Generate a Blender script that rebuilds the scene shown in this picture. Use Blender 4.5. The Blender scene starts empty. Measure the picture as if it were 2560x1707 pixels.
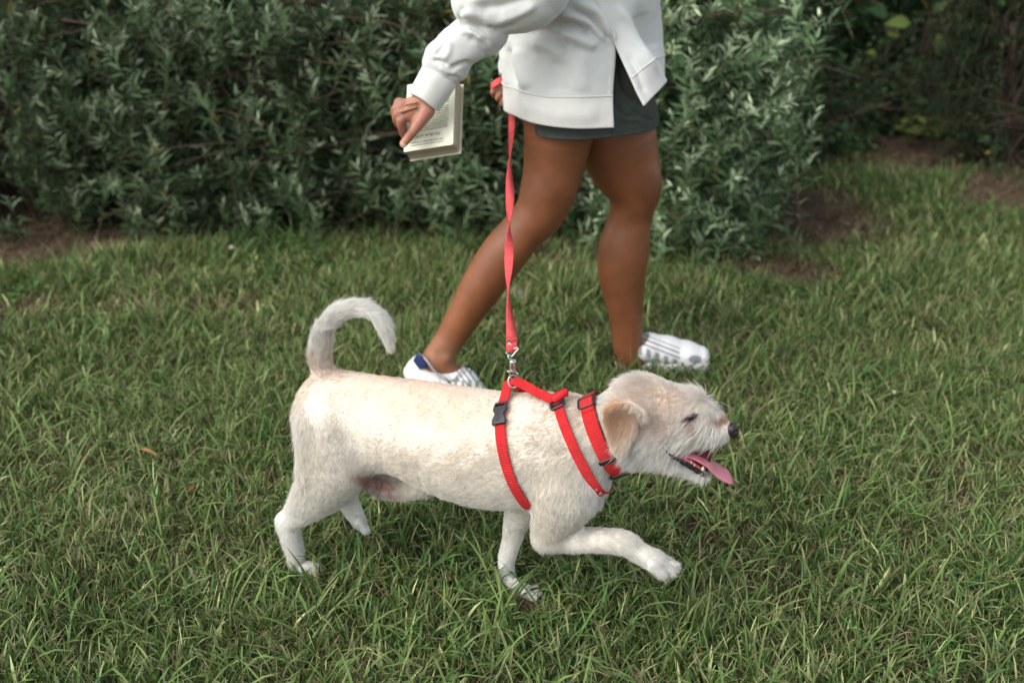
import bpy, math, random, os
import numpy as np
import openvdb as vdb
from mathutils import Vector
from mathutils.bvhtree import BVHTree

S = bpy.context.scene
C = S.collection
rng = np.random.default_rng(7)
random.seed(7)
SKIP = set()

# ------------------------------------------------------------------ camera
CAM_H = 1.15
PITCH = math.radians(25.0)
F_PX = 2560 * 35.0 / 36.0
cam_data = bpy.data.cameras.new('camera')
cam = bpy.data.objects.new('camera', cam_data)
C.objects.link(cam)
cam.location = (0, 0, CAM_H)
cam.rotation_euler = (math.radians(90) - PITCH, 0, 0)
cam_data.lens = 35.0
cam_data.sensor_width = 36.0
cam_data.clip_start = 0.05
cam_data.clip_end = 500
cam_data.dof.use_dof = True
cam_data.dof.focus_distance = 1.66
cam_data.dof.aperture_fstop = 2.8
S.camera = cam

# ------------------------------------------------------------------ light
SUN_EL, SUN_AZ = math.radians(46), math.radians(-122)      # azimuth from +Y towards +X
world = bpy.data.worlds.new('World')
S.world = world
world.use_nodes = True
wn = world.node_tree.nodes
bg = wn['Background']
sky = wn.new('ShaderNodeTexSky')
sky.sky_type = 'NISHITA'
sky.sun_disc = False
sky.sun_elevation = SUN_EL
sky.sun_rotation = SUN_AZ
sky.air_density = 1.0
sky.dust_density = 3.0
sky.ozone_density = 1.0
hs = wn.new('ShaderNodeHueSaturation')                     # overcast: the cloud layer takes most of the blue out
hs.inputs['Saturation'].default_value = 0.38
world.node_tree.links.new(sky.outputs[0], hs.inputs['Color'])
world.node_tree.links.new(hs.outputs[0], bg.inputs['Color'])
bg.inputs['Strength'].default_value = 0.15
sl = bpy.data.lights.new('sun', 'SUN')
sl.energy = 0.72
sl.angle = math.radians(50)
sl.color = (1.0, 0.95, 0.88)
sun = bpy.data.objects.new('sun', sl)
C.objects.link(sun)
sdir = Vector((math.sin(SUN_AZ) * math.cos(SUN_EL), math.cos(SUN_AZ) * math.cos(SUN_EL), math.sin(SUN_EL)))
sun.rotation_euler = sdir.to_track_quat('Z', 'Y').to_euler()
sun.location = (0, 0, 6)
S.view_settings.view_transform = 'Standard'
S.view_settings.look = 'None'
S.view_settings.gamma = 1
S.view_settings.exposure = 1.02
S.render.engine = 'CYCLES'
S.cycles.max_bounces = 7
S.cycles.diffuse_bounces = 4
S.cycles.glossy_bounces = 2
S.cycles.transparent_max_bounces = 6
S.cycles.use_denoising = True
S.cycles_curves.shape = 'RIBBONS'

# ------------------------------------------------------------------ projection helpers (source pixels of the 2560x1707 photo)
CP, SP = math.cos(PITCH), math.sin(PITCH)
def ray(px, py):
    u = (np.asarray(px, float) - 1280.0) / F_PX
    v = (853.5 - np.asarray(py, float)) / F_PX
    return np.stack([u, CP + v * SP, v * CP - SP], -1)
def P(px, py, Y):
    r = ray(px, py)
    t = np.asarray(Y, float) / r[..., 1]
    return np.array([0, 0, CAM_H]) + r * t[..., None]
def G(px, py, z=0.0):
    r = ray(px, py)
    t = (z - CAM_H) / r[..., 2]
    return np.array([0, 0, CAM_H]) + r * t[..., None]
def depth(p):
    p = np.asarray(p, float)
    return p[..., 1] * CP - (p[..., 2] - CAM_H) * SP
def proj(p):
    p = np.asarray(p, float)
    d = depth(p)
    v = (p[..., 1] * SP + (p[..., 2] - CAM_H) * CP) / d
    return 1280 + F_PX * p[..., 0] / d, 853.5 - F_PX * v
def PR(px, py, Y, r):
    p = P(px, py, Y)
    return p, r * float(depth(p)) / F_PX

# ------------------------------------------------------------------ objects
def tag(o, label=None, cat=None, group=None, kind=None):
    if label: o['label'] = label
    if cat: o['category'] = cat
    if group: o['group'] = group
    if kind: o['kind'] = kind
    return o
def empty(name, loc, label=None, cat=None, group=None):
    o = bpy.data.objects.new(name, None)
    o.empty_display_size = 0.05
    C.objects.link(o)
    o.location = tuple(loc)
    return tag(o, label, cat, group)
def reparent(o, parent):
    o.parent = parent
    if parent is not None:
        l = Vector((0, 0, 0)); q = parent
        while q is not None:
            l += Vector(q.location); q = q.parent
        o.matrix_parent_inverse.identity()
        o.location = Vector(o.location) - l
def new_mesh(name, V, Fc, mat=None, parent=None, smooth=True, cols=None, colname='col', fcols=None):
    """V (n,3); Fc list of faces or (m,k) array"""
    me = bpy.data.meshes.new(name)
    V = np.ascontiguousarray(V, dtype=np.float32)
    if isinstance(Fc, np.ndarray):
        m, k = Fc.shape
        me.vertices.add(len(V)); me.vertices.foreach_set('co', V.ravel())
        me.loops.add(m * k); me.loops.foreach_set('vertex_index', np.ascontiguousarray(Fc, dtype=np.int32).ravel())
        me.polygons.add(m)
        me.polygons.foreach_set('loop_start', np.arange(0, m * k, k, dtype=np.int32))
        me.update(calc_edges=True)
    else:
        me.from_pydata([tuple(map(float, v)) for v in V], [], [tuple(int(i) for i in f) for f in Fc])
        me.update()
    if smooth:
        me.shade_smooth()
    if cols is not None:
        a = me.color_attributes.new(colname, 'FLOAT_COLOR', 'POINT')
        c4 = np.ones((len(V), 4), np.float32); c4[:, :3] = cols
        a.data.foreach_set('color', c4.ravel())
    if fcols is not None:
        a = me.attributes.new(colname, 'FLOAT_COLOR', 'FACE')
        c4 = np.ones((len(fcols), 4), np.float32); c4[:, :3] = fcols
        a.data.foreach_set('color', c4.ravel())
    o = bpy.data.objects.new(name, me)
    C.objects.link(o)
    if mat: me.materials.append(mat)
    if parent is not None: reparent(o, parent)
    return o

# ------------------------------------------------------------------ materials
def nt(mat):
    return mat.node_tree.nodes, mat.node_tree.links
def material(name, color=(.5, .5, .5), rough=.7, spec=.3, metal=0.0, attr=None, noise=None, bump=None, sss=None, sheen=0.0, coat=0.0, trans=0.0):
    """noise=(scale, amount) brightness variation; bump=(scale, strength, distance)"""
    m = bpy.data.materials.new(name)
    m.use_nodes = True
    n, l = nt(m)
    b = n['Principled BSDF']
    b.inputs['Base Color'].default_value = (*color, 1)
    b.inputs['Roughness'].default_value = rough
    b.inputs['Specular IOR Level'].default_value = spec
    b.inputs['Metallic'].default_value = metal
    b.inputs['Coat Weight'].default_value = coat
    if sheen: b.inputs['Sheen Weight'].default_value = sheen
    src = None
    if attr:
        a = n.new('ShaderNodeAttribute'); a.attribute_name = attr
        src = a.outputs['Color']
    if noise:
        tc = n.new('ShaderNodeTexCoord')
        nz = n.new('ShaderNodeTexNoise'); nz.inputs['Scale'].default_value = noise[0]
        nz.inputs['Detail'].default_value = 4
        l.new(tc.outputs['Object'], nz.inputs['Vector'])
        mr = n.new('ShaderNodeMapRange')
        mr.inputs['From Min'].default_value = .3; mr.inputs['From Max'].default_value = .7
        mr.inputs['To Min'].default_value = 1 - noise[1]; mr.inputs['To Max'].default_value = 1 + noise[1]
        l.new(nz.outputs['Fac'], mr.inputs['Value'])
        mx = n.new('ShaderNodeVectorMath'); mx.operation = 'SCALE'
        if src is None: mx.inputs[0].default_value = color
        else: l.new(src, mx.inputs[0])
        l.new(mr.outputs['Result'], mx.inputs['Scale'])
        src = mx.outputs[0]
    if src is not None: l.new(src, b.inputs['Base Color'])
    if bump:
        tc = n.new('ShaderNodeTexCoord')
        nz = n.new('ShaderNodeTexNoise'); nz.inputs['Scale'].default_value = bump[0]
        nz.inputs['Detail'].default_value = 5
        l.new(tc.outputs['Object'], nz.inputs['Vector'])
        bp = n.new('ShaderNodeBump'); bp.inputs['Strength'].default_value = bump[1]
        bp.inputs['Distance'].default_value = bump[2]
        l.new(nz.outputs['Fac'], bp.inputs['Height'])
        l.new(bp.outputs['Normal'], b.inputs['Normal'])
    if sss:
        b.inputs['Subsurface Weight'].default_value = sss[0]
        b.inputs['Subsurface Radius'].default_value = sss[1]
        b.inputs['Subsurface Scale'].default_value = sss[2]
    if trans:
        tr = n.new('ShaderNodeBsdfTranslucent')
        mix = n.new('ShaderNodeMixShader'); mix.inputs[0].default_value = trans
        if src is not None: l.new(src, tr.inputs['Color'])
        else: tr.inputs['Color'].default_value = (*color, 1)
        l.new(b.outputs[0], mix.inputs[1]); l.new(tr.outputs[0], mix.inputs[2])
        l.new(mix.outputs[0], n['Material Output'].inputs['Surface'])
    return m

# ------------------------------------------------------------------ signed distance modelling
class Field:
    def __init__(self): self.pr = []
    def cone(self, a, ra, b, rb, k=.02, sy=1.0, op=1, g=None, **kw):
        self.pr.append(dict(t='c', a=np.array(a, float), b=np.array(b, float), ra=ra, rb=rb, k=k, sy=sy, op=op, g=g, **kw)); return self
    def ell(self, c, r, k=.02, rot=None, op=1, g=None, **kw):
        self.pr.append(dict(t='e', c=np.array(c, float), r=np.array(r, float), k=k, rot=rot, op=op, g=g, **kw)); return self
    def chain(self, pts, k=.02, sy=1.0, g=None, **kw):
        """pts: list of (px, py, Y, r_px)"""
        q = catmull(pts, (len(pts) - 1) * 4 + 1) if len(pts) > 2 else np.array(pts, float)
        w = [PR(*v) for v in q]
        segs, gs = [], []
        for i in range(len(w) - 1):
            segs.append(dict(t='c', a=np.array(w[i][0]), b=np.array(w[i + 1][0]), ra=w[i][1], rb=w[i + 1][1], sy=sy))
            gs.append((q[i + 1][0] - q[i][0], q[i + 1][1] - q[i][1]) if g == 'along' else g)
        self.pr.append(dict(t='s', segs=segs, gs=gs, k=k, op=1, g=g, **kw))
        return self
    def plate(self, c, rot, poly, th, rd, bend=(0, 0), k=.005, op=1, g=None, **kw):
        self.pr.append(dict(t='p', c=np.array(c, float), rot=rot, poly=np.array(poly, float), th=th, rd=rd, bend=bend, k=k, op=op, g=g, **kw)); return self
    @staticmethod
    def dist(p, X, Y, Z):
        if p['t'] == 's':
            r = None
            for q in p['segs']:
                e = Field.dist(q, X, Y, Z)
                r = e if r is None else np.minimum(r, e)
            return r
        if p['t'] == 'p':                     # rounded plate with a polygon outline, bent about its local axes
            M, c = p['rot'], p['c']
            u = M[0][0] * (X - c[0]) + M[0][1] * (Y - c[1]) + M[0][2] * (Z - c[2])
            v = M[1][0] * (X - c[0]) + M[1][1] * (Y - c[1]) + M[1][2] * (Z - c[2])
            h = M[2][0] * (X - c[0]) + M[2][1] * (Y - c[1]) + M[2][2] * (Z - c[2])
            h = h - p['bend'][0] * u * u - p['bend'][1] * v * v
            pg = p['poly']; d2 = None; ins = None
            for i in range(len(pg)):
                a, b = pg[i], pg[(i + 1) % len(pg)]
                e = b - a
                t = np.clip(((u - a[0]) * e[0] + (v - a[1]) * e[1]) / (e @ e), 0, 1)
                q = (u - a[0] - t * e[0]) ** 2 + (v - a[1] - t * e[1]) ** 2
                d2 = q if d2 is None else np.minimum(d2, q)
                cr = ((a[1] > v) != (b[1] > v)) & (u < (b[0] - a[0]) * (v - a[1]) / (b[1] - a[1] + 1e-12) + a[0])
                ins = cr if ins is None else ins ^ cr
            d2 = np.sqrt(d2); d2 = np.where(ins, -d2, d2) + p['rd']
            hh = np.abs(h) - p['th'] + p['rd']
            return np.minimum(np.maximum(d2, hh), 0) + np.sqrt(np.maximum(d2, 0) ** 2 + np.maximum(hh, 0) ** 2) - p['rd']
        if p['t'] == 'c':
            a, b, sy = p['a'].copy(), p['b'].copy(), p['sy']
            y0 = (a[1] + b[1]) / 2
            a[1] = y0 + (a[1] - y0) / sy; b[1] = y0 + (b[1] - y0) / sy
            Yq = y0 + (Y - y0) / sy
            ba = b - a; bb = max(float(ba @ ba), 1e-12)
            h = np.clip(((X - a[0]) * ba[0] + (Yq - a[1]) * ba[1] + (Z - a[2]) * ba[2]) / bb, 0, 1)
            return np.sqrt((X - a[0] - h * ba[0]) ** 2 + (Yq - a[1] - h * ba[1]) ** 2 + (Z - a[2] - h * ba[2]) ** 2) - (p['ra'] + h * (p['rb'] - p['ra']))
        dx, dy, dz = X - p['c'][0], Y - p['c'][1], Z - p['c'][2]
        if p['rot'] is not None:
            M = p['rot']                      # rows are the local axes
            dx, dy, dz = (M[0][0] * dx + M[0][1] * dy + M[0][2] * dz, M[1][0] * dx + M[1][1] * dy + M[1][2] * dz, M[2][0] * dx + M[2][1] * dy + M[2][2] * dz)
        r = p['r']
        k0 = np.sqrt((dx / r[0]) ** 2 + (dy / r[1]) ** 2 + (dz / r[2]) ** 2)
        k1 = np.sqrt((dx / r[0] ** 2) ** 2 + (dy / r[1] ** 2) ** 2 + (dz / r[2] ** 2) ** 2) + 1e-9
        return k0 * (k0 - 1) / k1
    @staticmethod
    def box(p):
        if p['t'] == 's':
            bs = [Field.box(q) for q in p['segs']]
            return np.min([b[0] for b in bs], 0), np.max([b[1] for b in bs], 0)
        if p['t'] == 'p':
            r = np.abs(p['poly']).max() * 1.5 + p['th']
            return p['c'] - r, p['c'] + r
        if p['t'] == 'c':
            r = max(p['ra'], p['rb'])
            return np.minimum(p['a'], p['b']) - r, np.maximum(p['a'], p['b']) + r
        r = max(p['r'])
        return p['c'] - r, p['c'] + r
    def build(self, vox):
        lo = np.min([self.box(p)[0] for p in self.pr if p['op'] > 0], 0) - 4 * vox
        hi = np.max([self.box(p)[1] for p in self.pr if p['op'] > 0], 0) + 4 * vox
        n = np.ceil((hi - lo) / vox).astype(int) + 1
        D = np.full(n, 0.5, np.float32)
        for p in self.pr:
            a, b = self.box(p)
            m = p['k'] * 1.2 + 4 * vox
            i0 = np.clip(np.floor((a - m - lo) / vox).astype(int), 0, n - 1)
            i1 = np.clip(np.ceil((b + m - lo) / vox).astype(int) + 1, 1, n)
            if np.any(i1 <= i0): continue
            X = (lo[0] + vox * np.arange(i0[0], i1[0]))[:, None, None]
            Y = (lo[1] + vox * np.arange(i0[1], i1[1]))[None, :, None]
            Z = (lo[2] + vox * np.arange(i0[2], i1[2]))[None, None, :]
            d = self.dist(p, X, Y, Z).astype(np.float32)
            sl_ = (slice(i0[0], i1[0]), slice(i0[1], i1[1]), slice(i0[2], i1[2]))
            A = D[sl_]; k = p['k']
            if p['op'] > 0:
                h = np.maximum(k - np.abs(A - d), 0) / k
                D[sl_] = np.minimum(A, d) - h * h * k * .25
            else:
                h = np.maximum(k - np.abs(A + d), 0) / k
                D[sl_] = np.maximum(A, -d) + h * h * k * .25
        self.D, self.lo, self.vox = D, lo, vox
        return self
    def mesh(self):
        g = vdb.FloatGrid(0.5)
        g.copyFromArray(np.clip(self.D, -.5, .5))
        pts, quads = g.convertToQuads(isovalue=0.0)
        V = pts * self.vox + self.lo
        Q = np.asarray(quads, dtype=np.int64)
        # orient outwards
        q = Q[:: max(1, len(Q) // 2000)]
        nrm = np.cross(V[q[:, 1]] - V[q[:, 0]], V[q[:, 3]] - V[q[:, 0]])
        nrm /= np.linalg.norm(nrm, axis=1)[:, None] + 1e-12
        c = V[q].mean(1)
        if np.mean(self.sample(c + nrm * self.vox) - self.sample(c - nrm * self.vox)) < 0:
            Q = Q[:, ::-1]
        return V, Q
    def sample(self, p):
        q = (p - self.lo) / self.vox
        q = np.clip(q, 0, np.array(self.D.shape) - 1.001)
        i = q.astype(int); f = q - i
        r = 0
        for a in (0, 1):
            for b in (0, 1):
                for c in (0, 1):
                    w = (f[:, 0] if a else 1 - f[:, 0]) * (f[:, 1] if b else 1 - f[:, 1]) * (f[:, 2] if c else 1 - f[:, 2])
                    r = r + w * self.D[i[:, 0] + a, i[:, 1] + b, i[:, 2] + c]
        return r
    def weights(self, pts, s=.012):
        """soft ownership of surface points by primitives"""
        W = np.zeros((len(self.pr), len(pts)), np.float32)
        for i, p in enumerate(self.pr):
            if p['op'] > 0:
                d = self.dist(p, pts[:, 0], pts[:, 1], pts[:, 2])
                W[i] = np.exp(-np.clip(d, 0, 1) / s)
        return W / (W.sum(0) + 1e-9)
def frame(xa, ya):
    """rotation rows from two rough axes"""
    x = np.array(xa, float); x /= np.linalg.norm(x)
    y = np.array(ya, float); y -= x * (x @ y); y /= np.linalg.norm(y)
    return [x, y, np.cross(x, y)]
def tube(pts, r, seg=10, closed=False, caps=True):
    pts = np.array(pts, float); n = len(pts)
    r = np.broadcast_to(np.asarray(r, float), (n,))
    T = np.gradient(pts, axis=0) if not closed else (np.roll(pts, -1, 0) - np.roll(pts, 1, 0))
    T /= np.linalg.norm(T, axis=1)[:, None] + 1e-12
    u = np.cross(T[0], [0, 0, 1]);
    if np.linalg.norm(u) < .05: u = np.cross(T[0], [1, 0, 0])
    V = []
    for i in range(n):
        u = u - T[i] * (u @ T[i]); u /= np.linalg.norm(u) + 1e-12
        w = np.cross(T[i], u)
        a = np.arange(seg) / seg * 2 * math.pi
        V.append(pts[i] + r[i] * (np.cos(a)[:, None] * u + np.sin(a)[:, None] * w))
    V = np.concatenate(V)
    Fc = []
    for i in range(n if closed else n - 1):
        j = (i + 1) % n
        for s in range(seg):
            t = (s + 1) % seg
            Fc.append((i * seg + s, i * seg + t, j * seg + t, j * seg + s))
    if caps and not closed:
        Fc.append(tuple(range(seg))[::-1]); Fc.append(tuple((n - 1) * seg + s for s in range(seg)))
    return V, Fc
def merge(parts):
    V, Fc, o = [], [], 0
    for v, f in parts:
        V.append(np.asarray(v, float)); Fc += [tuple(int(i) + o for i in q) for q in f]; o += len(v)
    return np.concatenate(V), Fc
def catmull(pts, n):
    pts = np.array(pts, float)
    q = np.concatenate([[2 * pts[0] - pts[1]], pts, [2 * pts[-1] - pts[-2]]])
    t = np.linspace(0, len(pts) - 1 - 1e-9, n); i = t.astype(int); f = (t - i)[:, None]
    a, b, c, d = q[i], q[i + 1], q[i + 2], q[i + 3]
    return .5 * (2 * b + (c - a) * f + (2 * a - 5 * b + 4 * c - d) * f ** 2 + (3 * b - a - 3 * c + d) * f ** 3)
def vnoise(p, scale, seed=0):
    """smooth value noise on (n,k) points"""
    p = np.asarray(p, float) * scale
    i = np.floor(p).astype(np.int64); f = p - i; f = f * f * (3 - 2 * f)
    k = p.shape[1]; r = 0
    for c in range(2 ** k):
        off = np.array([(c >> b) & 1 for b in range(k)])
        w = np.prod(np.where(off, f, 1 - f), axis=1)
        h = (i + off) @ np.array([73856093, 19349663, 83492791][:k]) + seed * 1013
        h = (h ^ (h >> 13)) * 1274126177 & 0x7fffffff
        r = r + w * ((h ^ (h >> 16)) & 0xffff) / 65535.0
    return r
# ================================================================== DOG
def YD(px):
    return float(np.interp(px, [700, 1300, 1850], [1.505, 1.38, 1.285]))
def d(px, py, r, dy=0.0):
    return (px, py, YD(px) + dy, r)
dog_pos = G(1100, 1430, 0)
dog = empty('dog', (dog_pos[0], 1.45, 0), 'cream white dog with apricot back and ears trotting with open mouth and tongue out', 'dog')
BF = Field()
BK = (-1, .12)
# torso
BF.chain([d(838, 1010, 90), d(950, 1046, 110), d(1080, 1086, 135), d(1200, 1118, 150), d(1320, 1128, 147), d(1392, 1118, 126)], k=.03, sy=.86, g=(-1, .15), L=.010)
BF.chain([d(1392, 1112, 122), d(1500, 1088, 96), d(1590, 1050, 88)], k=.03, sy=.9, g=(-1, .35), L=.013)
BF.ell(*[PR(*d(1448, 1205, 58))[0], np.array([.040, .042, .045])], k=.04, g=(-.3, 1), L=.015)
# head
BF.chain([d(1604, 1032, 90), d(1660, 1030, 78), d(1718, 1033, 58)], k=.02, sy=.86, g=(-1, .05), L=.011)
BF.chain([d(1600, 1092, 76), d(1665, 1086, 58)], k=.03, sy=.9, g=(-.5, 1), L=.014)
BF.chain([d(1690, 1050, 57), d(1745, 1056, 44)], k=.015, sy=.82, g=(-.4, 1), L=.019)
BF.chain([d(1745, 1056, 44), d(1784, 1064, 35), d(1808, 1072, 25)], k=.012, sy=.82, g=(-.15, 1), L=.017)
BF.chain([d(1640, 1122, 38), d(1700, 1156, 20), d(1756, 1182, 12)], k=.014, sy=1.5, g=(-.5, .8), L=.012)
BF.ell(PR(*d(1746, 1014, 10))[0], (.012, .019, .007), k=.014, g=(1, -.1), L=.015)
BF.cone(PR(*d(1668, 1124, 6))[0], .0045, PR(*d(1795, 1152, 6))[0], .0145, k=.004, op=-1, sy=2.6)
# ears (near one first)
for sd in (-1, 1):
    ec = P(1556, 1052, YD(1556) + sd * .060)
    sc = float(depth(ec)) / F_PX
    poly = [((x - 1556) * sc, (1052 - y) * sc * 1.1) for x, y in [(1511, 1010), (1530, 992), (1572, 988), (1608, 1008), (1618, 1030), (1596, 1046), (1588, 1080), (1572, 1122), (1558, 1132), (1538, 1112), (1520, 1080), (1511, 1045)]]
    M = frame((1, sd * .10, 0), (0, sd * .10, 1))
    if sd < 0: M = [M[0], M[1], M[2]]
    BF.plate(ec, M, poly, .0042, .004, bend=(sd * -9 * (1 if M[2][1] * sd > 0 else -1) * (1), sd * -5 * (1 if M[2][1] * sd > 0 else -1)), k=.005, g=(-.25, 1), L=.011, ear=1)
# tail
BF.chain([d(822, 962, 36), d(806, 915, 27), d(801, 880, 25), d(806, 832, 21), d(823, 801, 18.5), d(852, 779, 16.5), d(893, 768, 15), d(928, 777, 14.5), d(953, 803, 14), d(968, 838, 12.5), d(974, 866, 7)], k=.008, g='along', L=.018)
# near hind leg
n = -.040
BF.chain([d(828, 1050, 92, n * .6), d(832, 1150, 84, n), d(818, 1203, 70, n), d(776, 1252, 48, n), d(727, 1302, 25, n), d(724, 1332, 25, n), d(737, 1375, 21, n), d(744, 1410, 18, n), d(785, 1426, 16, n)], k=.022, g='along', L=.010)
BF.cone(*PR(*d(878, 1165, 42, n)), *PR(*d(925, 1130, 40, n * .6)), k=.04, g=(.1, 1), L=.009)
# far hind leg
f = .055
BF.chain([d(860, 1120, 70, f * .7), d(850, 1200, 44, f), d(868, 1250, 26, f), d(893, 1295, 20, f), d(903, 1312, 14, f)], k=.02, g='along', L=.008)
for ox, oy, oo in ((912, 1328, -.012), (918, 1326, .0), (915, 1318, .012)):
    BF.chain([d(898, 1306, 9, f + oo), d(ox, oy, 7.5, f + oo)], k=.004, g='along', L=.006)
BF.ell(PR(*d(708, 1300, 10, n))[0], (.009, .010, .011), k=.022, g=(0, 1), L=.009)
# belly sheath
BF.chain([d(905, 1190, 22), d(950, 1212, 26), d(1005, 1222, 24), d(1060, 1215, 26)], k=.02, g=(.1, 1), L=.014)
# near front leg
n2 = -.045
BF.chain([d(1415, 1150, 92, n2 * .5), d(1415, 1225, 84, n2), d(1385, 1300, 56, n2), d(1372, 1335, 40, n2)], k=.02, g=(-.1, 1), L=.011)
BF.chain([d(1368, 1338, 34, n2), d(1440, 1347, 33, n2 - .005), d(1500, 1350, 28, n2 - .01), d(1558, 1357, 28, n2 - .01), d(1600, 1382, 25, n2 - .01), d(1640, 1402, 24, n2 - .01)], k=.012, g='along', L=.008)
for i, (a, b, r, dy) in enumerate([((1635, 1395), (1672, 1404), 12, .02), ((1640, 1402), (1683, 1415), 12.5, .005), ((1638, 1408), (1672, 1426), 12.5, -.012), ((1630, 1410), (1652, 1430), 11.5, -.026)]):
    BF.chain([(a[0], a[1], YD(a[0]) + n2 - .01 + dy, r), (b[0], b[1], YD(b[0]) + n2 - .01 + dy, r * .86)], k=.004, g='along', L=.009)
# far front leg
BF.chain([d(1330, 1230, 60, .03), d(1292, 1300, 33, .05), d(1280, 1350, 24, .055), d(1266, 1402, 21, .055), d(1272, 1440, 18, .055), d(1290, 1466, 20, .045), d(1316, 1480, 19, .04)], k=.016, g='along', L=.006)
for dx, dy_, o in [(1338, 1472, .012), (1345, 1484, -.002), (1336, 1494, -.015)]:
    BF.chain([d(1312, 1480, 12, .042 + o), d(dx, dy_, 10, .042 + o)], k=.004, g='along', L=.006)
DV = .0026
BF.build(DV)
dV, dQ = BF.mesh()
dog_bvh = BVHTree.FromPolygons([Vector(v) for v in dV], [tuple(q) for q in dQ.tolist()])
def vertex_normals(V, Q):
    n = np.cross(V[Q[:, 2]] - V[Q[:, 0]], V[Q[:, 3]] - V[Q[:, 1]])
    N = np.zeros_like(V)
    for k in range(4): np.add.at(N, Q[:, k], n)
    return N / (np.linalg.norm(N, axis=1)[:, None] + 1e-12)
def blob(px, py, cx, cy, rx, ry, ang=0, soft=.35):
    a = math.radians(ang); dx, dy = px - cx, py - cy
    u = (dx * math.cos(a) + dy * math.sin(a)) / rx; v = (-dx * math.sin(a) + dy * math.cos(a)) / ry
    r = np.sqrt(u * u + v * v)
    return np.clip((1 + soft - r) / (2 * soft), 0, 1)
def coat(p):
    """coat colour and bare-skin mask of points on the dog (markings of the coat, not light)"""
    px, py = proj(p)
    white = np.array([.78, .77, .72]); cream = np.array([.72, .655, .55]); apr = np.array([.64, .47, .355]); tan = np.array([.60, .36, .20])
    c = np.tile(white, (len(p), 1))
    nz = vnoise(p, 28, 3) * .6 + vnoise(p, 90, 4) * .4
    def mixc(m, col):
        nonlocal c
        m = np.clip(m, 0, 1)[:, None]; c = c * (1 - m) + col * m
    mixc(.75 * blob(px, py, 1120, 1110, 330, 150, 5, .5) * (.8 + .4 * nz), cream)
    mixc(.45 * blob(px, py, 1400, 1180, 60, 160, 10, .5) * (.6 + .6 * nz), cream)
    mixc(.4 * blob(px, py, 800, 1140, 60, 160, 10, .5) * (.6 + .6 * nz), cream)
    mixc(.4 * blob(px, py, 1420, 1330, 170, 45, 8, .5) * (.7 + .5 * nz), cream)
    mixc(.75 * blob(px, py, 1040, 1000, 300, 95, 7, .5), cream)
    mixc(blob(px, py, 1040, 985, 270, 70, 7, .6) * (.45 + .6 * nz), apr)
    mixc(.5 * blob(px, py, 1190, 1060, 120, 60, 7, .5) * (.25 + nz), apr)
    mixc(.2 * blob(px, py, 848, 915, 16, 20, 0, .5), apr)
    mixc(.45 * blob(px, py, 1430, 1010, 90, 60, 0, .6) * (.35 + nz), apr)
    mixc(.6 * blob(px, py, 1340, 1000, 90, 40, 0, .6), cream)
    mixc(.65 * blob(px, py, 1650, 1000, 105, 50, 12, .5) * (.3 + nz), apr)
    mixc(.7 * blob(px, py, 1640, 1060, 60, 35, 0, .5) * (.3 + nz), apr)
    W = BF.weights(p, .004)
    ear = sum(W[i] for i, q in enumerate(BF.pr) if q.get('ear'))
    mixc(ear * .9 * blob(px, py, 1545, 1040, 50, 85, 0, .4) * (.45 + nz), np.array([.66, .46, .32]))
    mixc(ear * .5 * blob(px, py, 1535, 1030, 26, 30, 30, .4), tan)
    mixc(ear * .6 * blob(px, py, 1556, 1112, 30, 22, 0, .4), cream)
    mixc(.8 * blob(px, py, 1592, 1068, 13, 34, 12, .4) * (1 - ear), tan * .8)
    mixc(.9 * blob(px, py, 1803, 1048, 26, 14, 20, .5), np.array([.36, .20, .12]))
    mixc(.8 * blob(px, py, 1740, 1062, 5, 26, -35, .4), np.array([.45, .28, .22]))
    mixc(.95 * blob(px, py, 1729, 1041, 16, 8, -24, .25), np.array([.05, .032, .028]))
    bare = np.zeros(len(p))
    m = blob(px, py, 940, 1208, 62, 18, 18, .3)
    mixc(.9 * m, np.array([.34, .18, .155])); bare = np.maximum(bare, m * .8)
    return c, bare, px, py
dN = vertex_normals(dV, dQ)
cc, bare_v, _px, _py = coat(dV)
cav = [q for q in BF.pr if q['op'] < 0][0]
cd = Field.dist(cav, dV[:, 0], dV[:, 1], dV[:, 2])
inm = np.clip((.003 - cd) / .002, 0, 1)[:, None]
cc = cc * (1 - inm) + np.array([.05, .012, .012]) * inm
mat_coat = material('dog_coat', attr='col', rough=.9, spec=.1, noise=(260, .12), bump=(420, .35, .002))
dog_body = new_mesh('body', dV, dQ, mat_coat, dog, cols=cc)

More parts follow.
